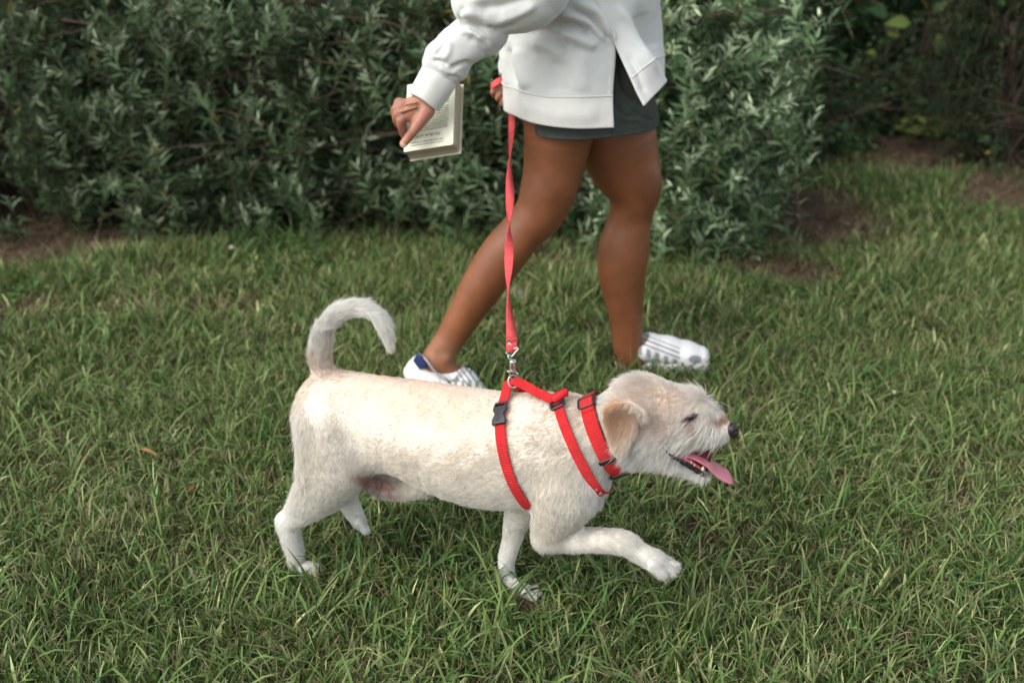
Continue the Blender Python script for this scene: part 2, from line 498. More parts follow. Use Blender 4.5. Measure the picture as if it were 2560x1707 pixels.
# ------------------------------------------------------------------ straps of harness and collar, defined before the fur so that the hair stays under them
def cast(px, py, step=2):
    for k in range(60):
        h = dog_bvh.ray_cast(Vector((0, 0, CAM_H)), Vector(ray(px, py + k * step)).normalized())
        if h[0] is not None: return np.array(h[0])
    return np.array(dog_bvh.find_nearest(Vector(P(px, py, YD(px))))[0])
def ring(p1, p2, p3, lift=.003, n=120, cap=.118, tent=0.0):
    """closed loop where the plane through three surface points meets the body"""
    p1, p2, p3 = map(np.array, (p1, p2, p3))
    nrm = np.cross(p2 - p1, p3 - p1); nrm /= np.linalg.norm(nrm)
    c = (p1 + p3) / 2
    c = c + np.array([0, .03, 0]); c = c - nrm * ((c - p1) @ nrm)
    u = p1 - c; u /= np.linalg.norm(u); w = np.cross(nrm, u)
    nn = np.array([math.cos(a) * u + math.sin(a) * w for a in np.linspace(0, 2 * math.pi, n, endpoint=False)])
    rad = []
    for dr in nn:
        h = dog_bvh.ray_cast(Vector(c), Vector(dr))
        rad.append(min(cap, h[3] if h[0] is not None else cap))
    rad = np.array(rad)
    for _ in range(3): rad = np.maximum(rad, (np.roll(rad, 1) + np.roll(rad, -1)) / 2)
    for _ in range(3): rad = (np.roll(rad, 1) + rad + np.roll(rad, -1)) / 3
    an = np.linspace(0, 2 * math.pi, n, endpoint=False); an = np.minimum(an, 2 * math.pi - an)
    rad = rad + lift + tent * np.exp(-(an / .30) ** 2)
    return c + nn * rad[:, None], nn, nrm
def strap(path, outn, side, w, th, closed=True):
    """flat webbing: path points, outward normals, sideways axis (array or vector)"""
    path = np.asarray(path); n = len(path)
    side = np.broadcast_to(side, (n, 3))
    T = (np.roll(path, -1, 0) - np.roll(path, 1, 0)) if closed else np.gradient(path, axis=0)
    T /= np.linalg.norm(T, axis=1)[:, None]
    sd = side - T * (side * T).sum(1)[:, None]; sd /= np.linalg.norm(sd, axis=1)[:, None]
    on = np.cross(T, sd); sg = np.sign((on * outn).sum(1)); on *= sg[:, None]
    prof = [(-.5, 0), (-.5, 1), (-.42, 1.25), (0, 1.3), (.42, 1.25), (.5, 1), (.5, 0)]
    w = np.broadcast_to(w, (n,))
    V = np.concatenate([path + sd * (a * w)[:, None] + on * (b * th) for a, b in prof]).reshape(len(prof), n, 3).transpose(1, 0, 2).reshape(-1, 3)
    k = len(prof); Fc = []
    for i in range(n if closed else n - 1):
        j = (i + 1) % n
        for s_ in range(k):
            t = (s_ + 1) % k
            Fc.append((i * k + s_, i * k + t, j * k + t, j * k + s_))
    if not closed:
        Fc += [tuple(range(k))[::-1], tuple((n - 1) * k + s_ for s_ in range(k))]
    return V, Fc
PXM = 1 / 1530.0
girth = ring(cast(1283, 980), cast(1253, 1060), cast(1300, 1235, -2), .0035, tent=.017)
front = ring(cast(1398, 985), cast(1428, 1102), cast(1500, 1228, -2), .0035, cap=.135)
coll = ring(cast(1476, 985), cast(1492, 1090), cast(1545, 1186, -2), .006, cap=.1)
def band_mask(p, rg, w):
    path, nn, nrm = rg
    c = path.mean(0)
    dist = np.abs((p - path[0]) @ nrm)
    d2 = np.min(np.linalg.norm(p[:, None, :] - path[None, ::3, :], axis=2), axis=1) if len(p) < 400000 else 0
    return (dist < w / 2) & (d2 < w)
# ------------------------------------------------------------------ fur
def fur(n_try, near_bias=.8):
    tri = np.concatenate([dQ[:, [0, 1, 2]], dQ[:, [0, 2, 3]]])
    e1, e2 = dV[tri[:, 1]] - dV[tri[:, 0]], dV[tri[:, 2]] - dV[tri[:, 0]]
    ar = np.linalg.norm(np.cross(e1, e2), axis=1)
    tc = dV[tri].mean(1); tn = dN[tri].mean(1)
    vis = ((np.array([0, 0, CAM_H]) - tc) * tn).sum(1) > -.15
    w = ar * np.where(vis, 1, 1 - near_bias)
    hx, hy = proj(tc)
    w = w * np.where(hx > 1500, 1.6, 1.0)
    idx = rng.choice(len(tri), n_try, p=w / w.sum())
    u, v = rng.random(n_try), rng.random(n_try)
    fl = u + v > 1; u[fl], v[fl] = 1 - u[fl], 1 - v[fl]
    t = tri[idx]
    p = dV[t[:, 0]] + e1[idx] * u[:, None] + e2[idx] * v[:, None]
    nn = dN[t[:, 0]] * (1 - u - v)[:, None] + dN[t[:, 1]] * u[:, None] + dN[t[:, 2]] * v[:, None]
    nn /= np.linalg.norm(nn, axis=1)[:, None]
    col, bare, px, py = coat(p)
    keep = rng.random(n_try) > bare
    cdist = Field.dist(cav, p[:, 0], p[:, 1], p[:, 2])
    keep &= cdist > .0035
    for rg, wd in ((girth, .0130), (front, .0125), (coll, .019)):
        keep &= ~band_mask(p, rg, wd)
    keep &= np.hypot(px - 1836, py - 1073) > 17
    keep &= np.hypot((px - 1729) / 1.6, (py - 1041 + .45 * (px - 1729))) > 6.5
    p, nn, col, px, py, bare = p[keep], nn[keep], col[keep], px[keep], py[keep], bare[keep]
    n = len(p)
    W = BF.weights(p, .010)
    gv = np.zeros((n, 3)); L = np.zeros(n); ws = np.zeros(n)
    for i, q in enumerate(BF.pr):
        if q['op'] < 0: continue
        if q['t'] == 's':
            ds = np.stack([Field.dist(e, p[:, 0], p[:, 1], p[:, 2]) for e in q['segs']]); gi = np.array(q['gs'], float)[ds.argmin(0)]
        else: gi = np.tile(np.array(q['g'], float), (n, 1))
        gi /= np.linalg.norm(gi, axis=1)[:, None] + 1e-9
        gv += W[i][:, None] * np.stack([gi[:, 0], 0 * gi[:, 0], -gi[:, 1]], -1); L += W[i] * q['L']
    # swirls of the coat
    nz = vnoise(p, 22, 11) - .5; nz2 = vnoise(p, 60, 12) - .5
    gv += (nz * .9 + nz2 * .9)[:, None] * np.cross(gv, nn)
    gv -= nn * (gv * nn).sum(1)[:, None]
    gv /= np.linalg.norm(gv, axis=1)[:, None] + 1e-6
    L *= (.60 + .5 * vnoise(p, 45, 5)) * (1 + .25 * (px > 1480))
    L *= 1 + .25 * rng.standard_normal(n).clip(-2, 2)
    # longer fringes: thigh back, chest, muzzle, brow, head top
    L *= 1 + .15 * blob(px, py, 1760, 1105, 75, 22, 0, .4) + .10 * blob(px, py, 880, 790, 140, 120, 0, .2) + .9 * blob(px, py, 735, 1120, 40, 140) + .5 * blob(px, py, 1605, 935, 60, 40) + .35 * blob(px, py, 1750, 985, 30, 28) + .25 * blob(px, py, 1560, 1115, 30, 25)
    L *= 1 - .50 * blob(px, py, 1060, 1010, 330, 120) - .4 * blob(px, py, 1690, 1000, 70, 50) - .5 * blob(px, py, 1800, 1048, 35, 18)
    L *= 1 - .6 * blob(px, py, 1834, 1068, 36, 30, 0, .3)
    wild = (rng.random(n) < .05) * np.clip(blob(px, py, 1752, 1085, 90, 48) + blob(px, py, 1752, 990, 34, 26) + blob(px, py, 1735, 1185, 50, 16) + .7 * blob(px, py, 730, 1110, 34, 150) + .6 * blob(px, py, 1340, 1375, 30, 20) + .5 * blob(px, py, 1560, 1110, 40, 40) + .5 * blob(px, py, 1500, 1200, 60, 50), 0, 1)
    L *= 1 + .55 * wild
    lift = .22 * wild + .30 + .18 * rng.random(n) + .25 * blob(px, py, 1605, 935, 70, 40) + .15 * blob(px, py, 1745, 985, 30, 25) + .12 * blob(px, py, 1450, 1180, 60, 60)
    clump = vnoise(p, 160, 21)[:, None] - .5, vnoise(p, 160, 22)[:, None] - .5
    side = np.cross(nn, gv)
    smooth_back = 1 - .75 * blob(px, py, 1040, 1030, 330, 110, 5, .4)
    gv = gv + side * (clump[0] * .7 * smooth_back[:, None]) + rng.standard_normal((n, 3)) * .10
    lift = (lift + clump[1][:, 0] * .3 * smooth_back) * (.55 + .45 * smooth_back)
    K = 5
    pts = np.zeros((n, K, 3)); pts[:, 0] = p - nn * .0008
    cur = pts[:, 0].copy()
    for k in range(1, K):
        t_ = k / (K - 1)
        dr = nn * (lift * (1.25 - t_))[:, None] + gv * (.6 + .4 * t_) + np.array([0, 0, -.12 * t_])
        dr /= np.linalg.norm(dr, axis=1)[:, None]
        cur = cur + dr * (L / (K - 1))[:, None]
        pts[:, k] = cur
    shade = (.82 + .30 * rng.random(n) + .20 * (vnoise(p, 200, 31) - .5))[:, None]
    col = np.clip(col * shade, 0, .93)
    return pts, col, wild
def make_curves(name, pts, col, r0, mat, parent):
    n, K, _ = pts.shape
    cu = bpy.data.hair_curves.new(name)
    cu.add_curves([K] * n)
    cu.points.foreach_set('position', np.ascontiguousarray(pts, np.float32).ravel())
    rad = np.broadcast_to(np.asarray(r0)[..., None] * np.array([1, .95, .8, .55, .12]), (n, K))
    cu.points.foreach_set('radius', np.ascontiguousarray(rad, np.float32).ravel())
    a = cu.attributes.new('col', 'FLOAT_COLOR', 'CURVE')
    c4 = np.ones((n, 4), np.float32); c4[:, :3] = col
    a.data.foreach_set('color', c4.ravel())
    cu.materials.append(mat)
    o = bpy.data.objects.new(name, cu); C.objects.link(o)
    reparent(o, parent)
    return o
mat_fur = material('dog_hair', attr='col', rough=.85, spec=.06, trans=.30)
if 'fur' not in SKIP:
    fp, fc, fw_ = fur(330000)
    fur_o = make_curves('fur', fp, fc, .00013 + .00014 * rng.random(len(fp)) ** 2 + .00016 * fw_, mat_fur, dog)

# ------------------------------------------------------------------ face parts
def flat_tube(path, side, hw, th, seg=14, ends=True):
    path = np.asarray(path, float); n = len(path)
    side = np.broadcast_to(np.asarray(side, float), (n, 3))
    T = np.gradient(path, axis=0); T /= np.linalg.norm(T, axis=1)[:, None]
    sd = side - T * (side * T).sum(1)[:, None]; sd /= np.linalg.norm(sd, axis=1)[:, None]
    up = np.cross(T, sd)
    hw = np.broadcast_to(hw, (n,)); th = np.broadcast_to(th, (n,))
    a = np.arange(seg) / seg * 2 * math.pi
    V = (path[:, None] + sd[:, None] * (hw[:, None] * np.cos(a))[..., None] + up[:, None] * (th[:, None] * np.sin(a))[..., None]).reshape(-1, 3)
    Fc = [(i * seg + k, i * seg + (k + 1) % seg, (i + 1) * seg + (k + 1) % seg, (i + 1) * seg + k) for i in range(n - 1) for k in range(seg)]
    if ends: Fc += [tuple(range(seg))[::-1], tuple((n - 1) * seg + k for k in range(seg))]
    return V, Fc
mat_nose = material('nose_leather', (.022, .014, .016), rough=.42, spec=.5, bump=(900, .6, .001))
mat_black = material('lip_black', (.012, .010, .011), rough=.35, spec=.5)
mat_tongue = material('tongue_pink', (.50, .16, .20), rough=.38, spec=.5, noise=(60, .18), bump=(700, .4, .001), sss=(.25, (1, .3, .2), .004))
mat_gum = material('gum_pink', (.50, .13, .14), rough=.35, spec=.5)
mat_tooth = material('tooth', (.70, .60, .42), rough=.35, spec=.5)
NF = Field()
NF.ell(*[P(1828, 1070, YD(1832)), np.array([.0100, .0110, .0085])], k=.004)
NF.ell(*[P(1832, 1082, YD(1832)), np.array([.0076, .0078, .0085])], k=.006)
for sd in (-1, 1):
    NF.ell(P(1839, 1079, YD(1832) + sd * .0085), (.0045, .003, .0026), k=.002, op=-1)
nV, nQ = NF.build(.0008).mesh()
new_mesh('nose', nV, nQ, mat_nose, dog)
tp = catmull([P(x, y, YD(1745) + dy) for x, y, dy in [(1690, 1122, 0), (1728, 1129, 0), (1762, 1147, -.002), (1786, 1170, -.004), (1808, 1184, -.005), (1823, 1192, -.006), (1832, 1203, -.006)]], 26)
tt = np.linspace(0, 1, 26)
thw = .0205 * np.sqrt(np.clip(1 - np.clip((tt - .80) / .22, 0, 1) ** 2, .02, 1)) * (.82 + .18 * np.sin(tt * 3.1))
tV, tF = flat_tube(tp, (0, 1, .12), thw, .0030 * np.clip(1.3 - tt * .7, .4, 1), 20)
# a groove down the middle and a slightly curled rim
new_mesh('tongue', tV, tF, mat_tongue, dog)
lipY = YD(1715) - .0245
MI = Field()
mc = P(1712, 1140, YD(1715)); ms = float(depth(mc)) / F_PX
MI.plate(mc, [np.array([1., 0, 0]), np.array([0, 0, 1.]), np.array([0, -1., 0])], [((x - 1712) * ms, (1140 - y) * ms * 1.1) for x, y in [(1664, 1112), (1735, 1108), (1778, 1112), (1768, 1184), (1735, 1172), (1700, 1152)]], 0.013, .003)
v, q = MI.build(.0012).mesh()
new_mesh('mouth_lining', v, q, material('mouth_dark', (.085, .018, .020), rough=.4, spec=.5), dog)
lp = catmull([P(x, y, lipY + q) for x, y, q in [(1656, 1116, -.006), (1673, 1133, -.004), (1700, 1152, -.001), (1728, 1168, .002), (1750, 1182, .006), (1768, 1189, .014), (1772, 1189, .026)]], 30)
v, f_ = tube(lp, np.interp(np.linspace(0, 1, 30), [0, .2, .5, .8, 1], [.0014, .0030, .0034, .0050, .0028]) * (1 + .18 * np.sin(np.arange(30) * 1.9)), 10)
new_mesh('lip', v, f_, mat_black, dog)
lp2 = lp[2:22] + np.array([.0022, .004, .0050])
v, f_ = tube(lp2, .0028, 8)
new_mesh('gum', v, f_, mat_gum, dog)
for (x, y, h) in [(1689, 1124, 7), (1699, 1131, 7), (1712, 1143, 5), (1727, 1153, 4.5), (1736, 1160, 3), (1757, 1170, 7)]:
    b0 = P(x, y + 5, lipY + .004); b1 = P(x + 1, y - h + 2, lipY + .004)
    v, f_ = tube([b0, b0 * .5 + b1 * .5, b1], [h * .00042, h * .00036, .0004], 8)
    new_mesh('tooth', v, f_, mat_tooth, dog)
mat_eye = material('eye_dark', (.006, .005, .005), rough=.12, spec=.6)
mat_lid = material('eyelid', (.05, .03, .028), rough=.6)
for sd in (-1, 1):
    if sd < 0:
        e0 = cast(1729, 1041)
    else:
        e0 = e0 * np.array([1, 0, 1]) + np.array([0, 2 * YD(1729) - e0[1], 0])
    EF = Field().ell(e0 + np.array([0, sd * .0004, 0]), (.0078, .0052, .0046), k=.002, rot=frame((.9, 0, .42), (0, 1, 0)))
    v, q = EF.build(.0008).mesh()
    eo = new_mesh('eye', v, q, mat_eye, dog)
    lid = catmull([e0 + np.array([dx, sd * dy, dz]) for dx, dy, dz in [(-.0095, .0022, -.0045), (-.004, .0050, .0018), (.003, .0050, .0040), (.0085, .0016, .0062)]], 10)
    v, f_ = tube(lid, [.0004] + [.0010] * 8 + [.0004], 8)
    new_mesh('eyelid', v, f_, mat_lid, eo)
    lid = catmull([e0 + np.array([dx, sd * dy, dz]) for dx, dy, dz in [(-.0095, .0022, -.0045), (-.003, .0050, -.0042), (.004, .0045, -.0016), (.0085, .0016, .0062)]], 10)
    v, f_ = tube(lid, [.0004] + [.0008] * 8 + [.0004], 8)
    new_mesh('eyelid', v, f_, mat_lid, eo)
PFd = Field()
for x, y, r in [(868, 1300, 7), (878, 1312, 7), (893, 1320, 6), (908, 1326, 6)]:
    PFd.ell(P(x, y, YD(890) + .052), (r * .0009, .011, r * .0006), k=.003, rot=frame((.7, 0, -.7), (0, 1, 0)))
v, q = PFd.build(.001).mesh()
new_mesh('paw_pad', v, q, mat_black, dog)
# ================================================================== HARNESS, COLLAR, LEASH
def webbing(name, color, ribs=900):
    m = material(name, color, rough=.62, spec=.25)
    n, l = nt(m)
    uv = n.new('ShaderNodeAttribute'); uv.attribute_name = 'along'
    w = n.new('ShaderNodeMath'); w.operation = 'SINE'
    k = n.new('ShaderNodeMath'); k.operation = 'MULTIPLY'; k.inputs[1].default_value = ribs * 2 * math.pi
    l.new(uv.outputs['Fac'], k.inputs[0]); l.new(k.outputs[0], w.inputs[0])
    bp = n.new('ShaderNodeBump'); bp.inputs['Strength'].default_value = .8; bp.inputs['Distance'].default_value = .0008
    l.new(w.outputs[0], bp.inputs['Height']); l.new(bp.outputs[0], n['Principled BSDF'].inputs['Normal'])
    tc = n.new('ShaderNodeTexCoord'); nz = n.new('ShaderNodeTexNoise'); nz.inputs['Scale'].default_value = 45; nz.inputs['Detail'].default_value = 6
    l.new(tc.outputs['Object'], nz.inputs['Vector'])
    mr = n.new('ShaderNodeMapRange'); mr.inputs['To Min'].default_value = .62; mr.inputs['To Max'].default_value = 1.38
    l.new(nz.outputs['Fac'], mr.inputs['Value'])
    v = n.new('ShaderNodeVectorMath'); v.operation = 'SCALE'; v.inputs[0].default_value = color
    l.new(mr.outputs[0], v.inputs['Scale']); l.new(v.outputs[0], n['Principled BSDF'].inputs['Base Color'])
    return m
mat_red = webbing('red_webbing', (.56, .020, .022), 330)
mat_leash = webbing('leash_webbing', (.70, .085, .085), 420)
mat_plastic = material('black_plastic', (.012, .013, .015), rough=.38, spec=.5, bump=(600, .2, .0005))
mat_metal = material('steel', (.62, .62, .60), rough=.28, metal=1.0, bump=(300, .2, .0005))
def strap_obj(name, path, outn, side, w, th, mat, parent, closed=True):
    v, f_ = strap(path, outn, side, w, th, closed)
    o = new_mesh(name, v, f_, mat, parent)
    L = np.concatenate([[0], np.cumsum(np.linalg.norm(np.diff(path, axis=0), axis=1))])
    a = o.data.attributes.new('along', 'FLOAT', 'POINT')
    a.data.foreach_set('value', np.repeat(L, 7).astype(np.float32))
    return o
def on_ring(rg, px, py, w=0.0):
    """local frame (point, along, side, out) of a strap nearest to where a photo pixel hits the dog"""
    path, nn, nrm = rg; n = len(path)
    qx, qy = proj(path); vis = ((np.array([0, 0, CAM_H]) - path) * nn).sum(1) > 0
    i = int(np.argmin(np.hypot(qx - px, qy - py) + 1e4 * ~vis))
    T = path[(i + 2) % n] - path[i - 2]; T /= np.linalg.norm(T)
    if T[2] > 0: T = -T
    sd = nrm - T * (nrm @ T); sd /= np.linalg.norm(sd)
    if sd[0] < 0: sd = -sd
    out = np.cross(T, sd); out *= np.sign(out @ nn[i]); return path[i], T, sd, out
def rect_frame(fr, w, l, r, name, mat, parent, lift=.002, bars=(), dz=.0):
    """rounded rectangular wire frame lying on a strap; w across, l along"""
    p, T, sd, out = fr; q = []
    rr = min(w, l) * .22
    for cx, cy, a0 in [(1, 1, 0), (-1, 1, 90), (-1, -1, 180), (1, -1, 270)]:
        for a in (0, 30, 60, 90):
            t = math.radians(a0 + a)
            q.append(p + sd * (cx * (w / 2 - rr) + rr * math.cos(t)) + T * (cy * (l / 2 - rr) + rr * math.sin(t)) + out * lift)
    parts = [tube(q, r, 8, closed=True)]
    for b in bars:
        parts.append(tube([p - sd * w / 2 + T * b * l + out * lift, p + sd * w / 2 + T * b * l + out * lift], r, 8))
    v, f_ = merge(parts)
    return new_mesh(name, v, f_, mat, parent)
def plate_obj(fr, name, mat, parent, build, vox=.0006):
    """SDF built in a local frame (side, along, out)"""
    p, T, sd, out = fr
    F2 = Field(); build(F2)
    v, q = F2.build(vox).mesh()
    W = p + v[:, :1] * sd + v[:, 1:2] * -T + v[:, 2:3] * out
    if np.dot(np.cross(sd, -T), out) < 0: q = q[:, ::-1]
    return new_mesh(name, W, q, mat, parent)
I3 = [np.array([1., 0, 0]), np.array([0, 1., 0]), np.array([0, 0, 1.])]
def rect(x0, y0, x1, y1): return [(x0, y0), (x1, y0), (x1, y1), (x0, y1)]

harness = empty('dog_harness', girth[0][0], 'red webbing harness with black side buckle strapped round the chest of the cream dog', 'harness')
strap_obj('girth_strap', *girth, .0172, .0014, mat_red, harness)
strap_obj('neck_strap', *front, .0160, .0014, mat_red, harness)
# spine strap from the ring on the back to the neck loop
sp = catmull([P(1284, 950, YD(1284)), P(1310, 962, YD(1310) - .004), P(1345, 982, YD(1345) - .012), P(1382, 998, YD(1382) - .02)], 24)
strap_obj('spine_strap', sp, np.array([0, -.4, .9]), np.array([.1, .45, .75]), .0150, .0014, mat_red, harness, False)
v, f_ = flat_tube(catmull([P(1380, 999, YD(1382) - .022), P(1395, 994, YD(1395) - .018), P(1408, 985, YD(1408) - .010), P(1418, 980, YD(1418) - .002)], 12), (0, .5, 1), [.003] + [.0062] * 9 + [.0072, .005], [.002] + [.0042] * 10 + [.003])
new_mesh('strap_roll', v, f_, mat_red, harness)
# side release buckle
fr = on_ring(girth, 1252, 1038)
fr = (fr[0] + fr[3] * .0035, fr[1], fr[2], fr[3])
def bk(F2):
    F2.plate((0, 0, 0), I3, [(-.0115, .0135), (-.0100, .0225), (.0105, .0225), (.0118, .0135), (.0122, .0085), (.0108, .0065), (.0108, -.0060), (.0122, -.0080), (.0118, -.0165), (-.0118, -.0165), (-.0122, -.0080), (-.0108, -.0060), (-.0108, .0065), (-.0122, .0085)], .0032, .0016, bend=(-3, -3), k=.0008)
    F2.plate((0, .0165, 0), I3, rect(-.0078, -.0020, .0078, .0020), .008, .0006, k=.0006, op=-1)
    for sx in (-1, 1):
        F2.cone((sx * .0132, .0005, -.01), .0056, (sx * .0132, .0005, .01), .0056, k=.0006, op=-1)
    F2.cone((-.014, .0106, .0036), .0006, (.014, .0106, .0036), .0006, k=.0005, op=-1)
bo = plate_obj(fr, 'side_buckle', mat_plastic, harness, bk)
def text_mesh(name, body, size, extrude=.0002, align='CENTER', italic=0.0):
    cu = bpy.data.curves.new(name, 'FONT'); cu.body = body; cu.size = size; cu.extrude = extrude
    cu.align_x = align; cu.align_y = 'CENTER'; cu.shear = italic
    to = bpy.data.objects.new(name, cu); C.objects.link(to)
    bpy.context.view_layer.update()
    me = bpy.data.meshes.new_from_object(to)
    bpy.data.objects.remove(to); bpy.data.curves.remove(cu)
    V = np.zeros(len(me.vertices) * 3, np.float32); me.vertices.foreach_get('co', V)
    Fc = [tuple(p_.vertices) for p_ in me.polygons]
    bpy.data.meshes.remove(me)
    return V.reshape(-1, 3), Fc
tv, tf = text_mesh('t', 'TUFF', .0075, .0004)
p, T, sd, out = fr
W = p + tv[:, 1:2] * -sd + tv[:, :1] * -T + tv[:, 2:3] * out + out * .0031 + T * .004
new_mesh('embossed_lettering', W, tf, material('plastic_relief', (.03, .032, .035), rough=.45), bo, smooth=False)
fr = on_ring(front, 1372, 1014)
fr = (fr[0], fr[1] * .8 + fr[2] * .0, fr[2], fr[3])
rect_frame((fr[0], on_ring(front, 1372, 1014)[1], fr[2], fr[3]), .022, .016, .0021, 'slider', mat_plastic, harness, .003, (0.0,))
# small ring in the fold on the back
fold = P(1283, 953, YD(1283))
v, f_ = tube([fold + np.array([.008 * math.cos(a), .004 * math.sin(a), .009 * math.sin(a)]) for a in np.linspace(0, 2 * math.pi, 18, endpoint=False)], .0011, 8, closed=True)
new_mesh('steel_ring', v, f_, mat_metal, harness)

collar = empty('dog_collar', coll[0][0], 'wide red webbing collar with black slider and clasp buckled behind the ear of the dog', 'collar')
strap_obj('collar_strap', *coll, .0222, .0018, mat_red, collar)
cp, cn, cr = coll
edge = cr * (1 if cr[0] > 0 else -1)
bp_ = cp + edge * .0114 - cn * .001
v, f_ = tube(bp_, .0015, 6, closed=True)
new_mesh('edge_binding', v, f_, mat_plastic, collar)
fr = on_ring(coll, 1472, 1010)
rect_frame((fr[0] + fr[1] * -.000, fr[1], fr[2], fr[3]), .0262, .024, .0017, 'slider', mat_plastic, collar, .0038)
seg_i = [int(np.argmin(np.linalg.norm(cp - fr[0], axis=1))) + k for k in range(-5, 6)]
strap_obj('folded_end', cp[[i % len(cp) for i in seg_i]] + fr[3] * .0022, cn[[i % len(cp) for i in seg_i]], cr, .0205, .0016, mat_red, collar, False)
fr = on_ring(coll, 1516, 1150)
rect_frame(fr, .0255, .0050, .0020, 'keeper_loop', mat_plastic, collar, .0022)
fr = on_ring(coll, 1549, 1198)
rect_frame(fr, .027, .014, .0036, 'clasp', mat_plastic, collar, .002, (0.0,))

# leash
leash = empty('leash', P(1279, 880, YD(1283)), 'flat red leash hanging in twists from behind the sweatshirt to the back of the dog', 'leash')
A_, B_ = P(1280, 878, YD(1283)), P(1277, 275, 2.27)
def lrow(y):                       # point on the hanging line for a row of the photo
    lo_, hi_ = -.1, 1.3
    for _ in range(40):
        m_ = (lo_ + hi_) / 2
        if proj(A_ + (B_ - A_) * m_)[1] > y: lo_ = m_
        else: hi_ = m_
    return A_ + (B_ - A_) * lo_
rows = [(878, 1279, 0), (850, 1279, 3), (815, 1278, 25), (775, 1275, 55), (729, 1273, 90), (690, 1273, 128), (642, 1273, 170), (605, 1273, 215), (564, 1273, 270), (525, 1274, 318), (486, 1275, 362), (448, 1275, 400), (408, 1276, 438), (365, 1278, 478), (320, 1280, 505), (275, 1281, 520)]
lw, la = [], []
for y, x, a in rows:
    q = lrow(y); q = q + np.array([(x - proj(q)[0]) * depth(q) / F_PX, 0, 0]); lw.append(q); la.append(a)
HAND2 = P(1247, 214, 2.335)
lw += [P(1279, 240, 2.30), P(1268, 214, 2.335), HAND2]; la += [525, 530, 540]
lp_ = catmull(lw, 150); laa = catmull(np.array([[a, 0, 0] for a in la], float), 150)[:, 0]
Tl = np.gradient(lp_, axis=0); Tl /= np.linalg.norm(Tl, axis=1)[:, None]
xs = np.array([1., 0, 0]); xs = xs - Tl * (Tl @ xs)[:, None]; xs /= np.linalg.norm(xs, axis=1)[:, None]
ys = np.cross(Tl, xs)
sdl = xs * np.cos(np.radians(laa))[:, None] + ys * np.sin(np.radians(laa))[:, None]
onl = np.cross(Tl, sdl)
LW = 27 * float(depth(A_)) / F_PX
strap_obj('webbing', lp_, onl, sdl, LW, .0016, mat_leash, leash, False)
# doubled stitched end with a thread mark
strap_obj('stitched_end', lp_[:10] + onl[:10] * -.0018, -onl[:10], sdl[:10], LW * 1.02, .0016, mat_leash, leash, False)
mat_thread = material('dark_thread', (.10, .01, .012), rough=.8)
mat_white = material('white_thread', (.75, .72, .70), rough=.8)
def toward(p, t): return p + (np.array([0, 0, CAM_H]) - p) / np.linalg.norm(p - np.array([0, 0, CAM_H])) * t
Yl = A_[1]
v, f_ = merge([tube([toward(P(a, b, Yl), .006), toward(P(c, e, Yl), .006)], .0005, 5) for a, b, c, e in [(1267, 853, 1292, 849), (1267, 857, 1292, 853)]])
new_mesh('stitching', v, f_, mat_thread, leash)
v, f_ = merge([tube([toward(P(a, b, Yl), .006), toward(P(c, e, Yl), .006)], .0009, 5) for a, b, c, e in [(1269, 860, 1275, 857), (1275, 857, 1272, 862), (1273, 856, 1278, 863)]])
new_mesh('thread_mark', v, f_, mat_white, leash)
def wire(pts, r, closed=False): return tube([P(x, y, Yl + q) for x, y, q in pts], r, 8, closed=closed)
clip = empty('snap_hook', P(1281, 915, Yl)); reparent(clip, leash)
v, f_ = wire([(1264, 881, 0), (1267, 878, .002), (1294, 868, .002), (1296, 871, 0), (1281, 890, 0), (1277, 891, 0)], .0012, True)
new_mesh('triangle_ring', v, f_, mat_metal, clip)
v, f_ = wire([(1274, 886, .003), (1270, 889, 0), (1271, 896, -.003), (1280, 899, 0), (1289, 900, 0), (1288, 904, 0)], .0012)
new_mesh('swivel_eye', v, f_, mat_metal, clip)
v, f_ = tube([P(1282, y, Yl) for y in (900, 901, 904, 906, 923, 925, 928, 929)], [.0022, .0052, .0056, .0050, .0050, .0056, .0056, .0030], 16)
new_mesh('swivel_barrel', v, f_, mat_metal, clip)
v, f_ = wire([(1277, 928, 0), (1274, 934, 0), (1277, 945, .001), (1283, 951, .001), (1290, 948, 0), (1296, 942, -.001), (1294, 934, -.001), (1287, 928, 0)], .0014)
new_mesh('hook', v, f_, mat_metal, clip)
v, f_ = merge([tube([P(1268, 927, Yl - .004), P(1276, 931, Yl - .003)], .0014, 8)])
new_mesh('thumb_catch', v, f_, mat_metal, clip)
# ================================================================== PERSON
YC = 2.24
person = empty('person', (P(1450, 930, YC)[0], YC, 0), 'person in pale sweatshirt and dark shorts striding with a book and a leash in hand', 'person')
skin = material('skin', attr='col', rough=.46, spec=.42, sss=(.10, (1, .35, .18), .005), noise=(24, .10), bump=(700, .35, .0012))
SK = np.array([.205, .074, .030])
XC = P(1455, 0, YC)[0]
# ---- legs and trunk
LB = Field()
LB.chain([(1405, 250, 2.19, 98), (1397, 330, 2.18, 88), (1385, 410, 2.175, 76), (1371, 473, 2.17, 70), (1350, 530, 2.17, 63), (1307, 578, 2.17, 55), (1259, 636, 2.17, 58), (1213, 703, 2.17, 54), (1168, 775, 2.17, 45), (1137, 828, 2.17, 39), (1108, 872, 2.17, 36), (1088, 908, 2.17, 37)], k=.03)
LB.chain([(1515, 250, 2.30, 90), (1533, 330, 2.30, 103), (1560, 408, 2.30, 88), (1582, 465, 2.30, 68), (1583, 510, 2.30, 57), (1573, 560, 2.30, 54), (1564, 615, 2.30, 60), (1559, 668, 2.30, 58), (1561, 740, 2.30, 49), (1566, 810, 2.30, 40), (1569, 865, 2.30, 37), (1576, 895, 2.30, 36)], k=.03)
LB.ell(P(1614, 470, 2.262), (.020, .018, .030), k=.05)             # knee cap of the leading leg
LB.ell(P(1535, 655, 2.29), (.022, .022, .06), k=.05)              # calf
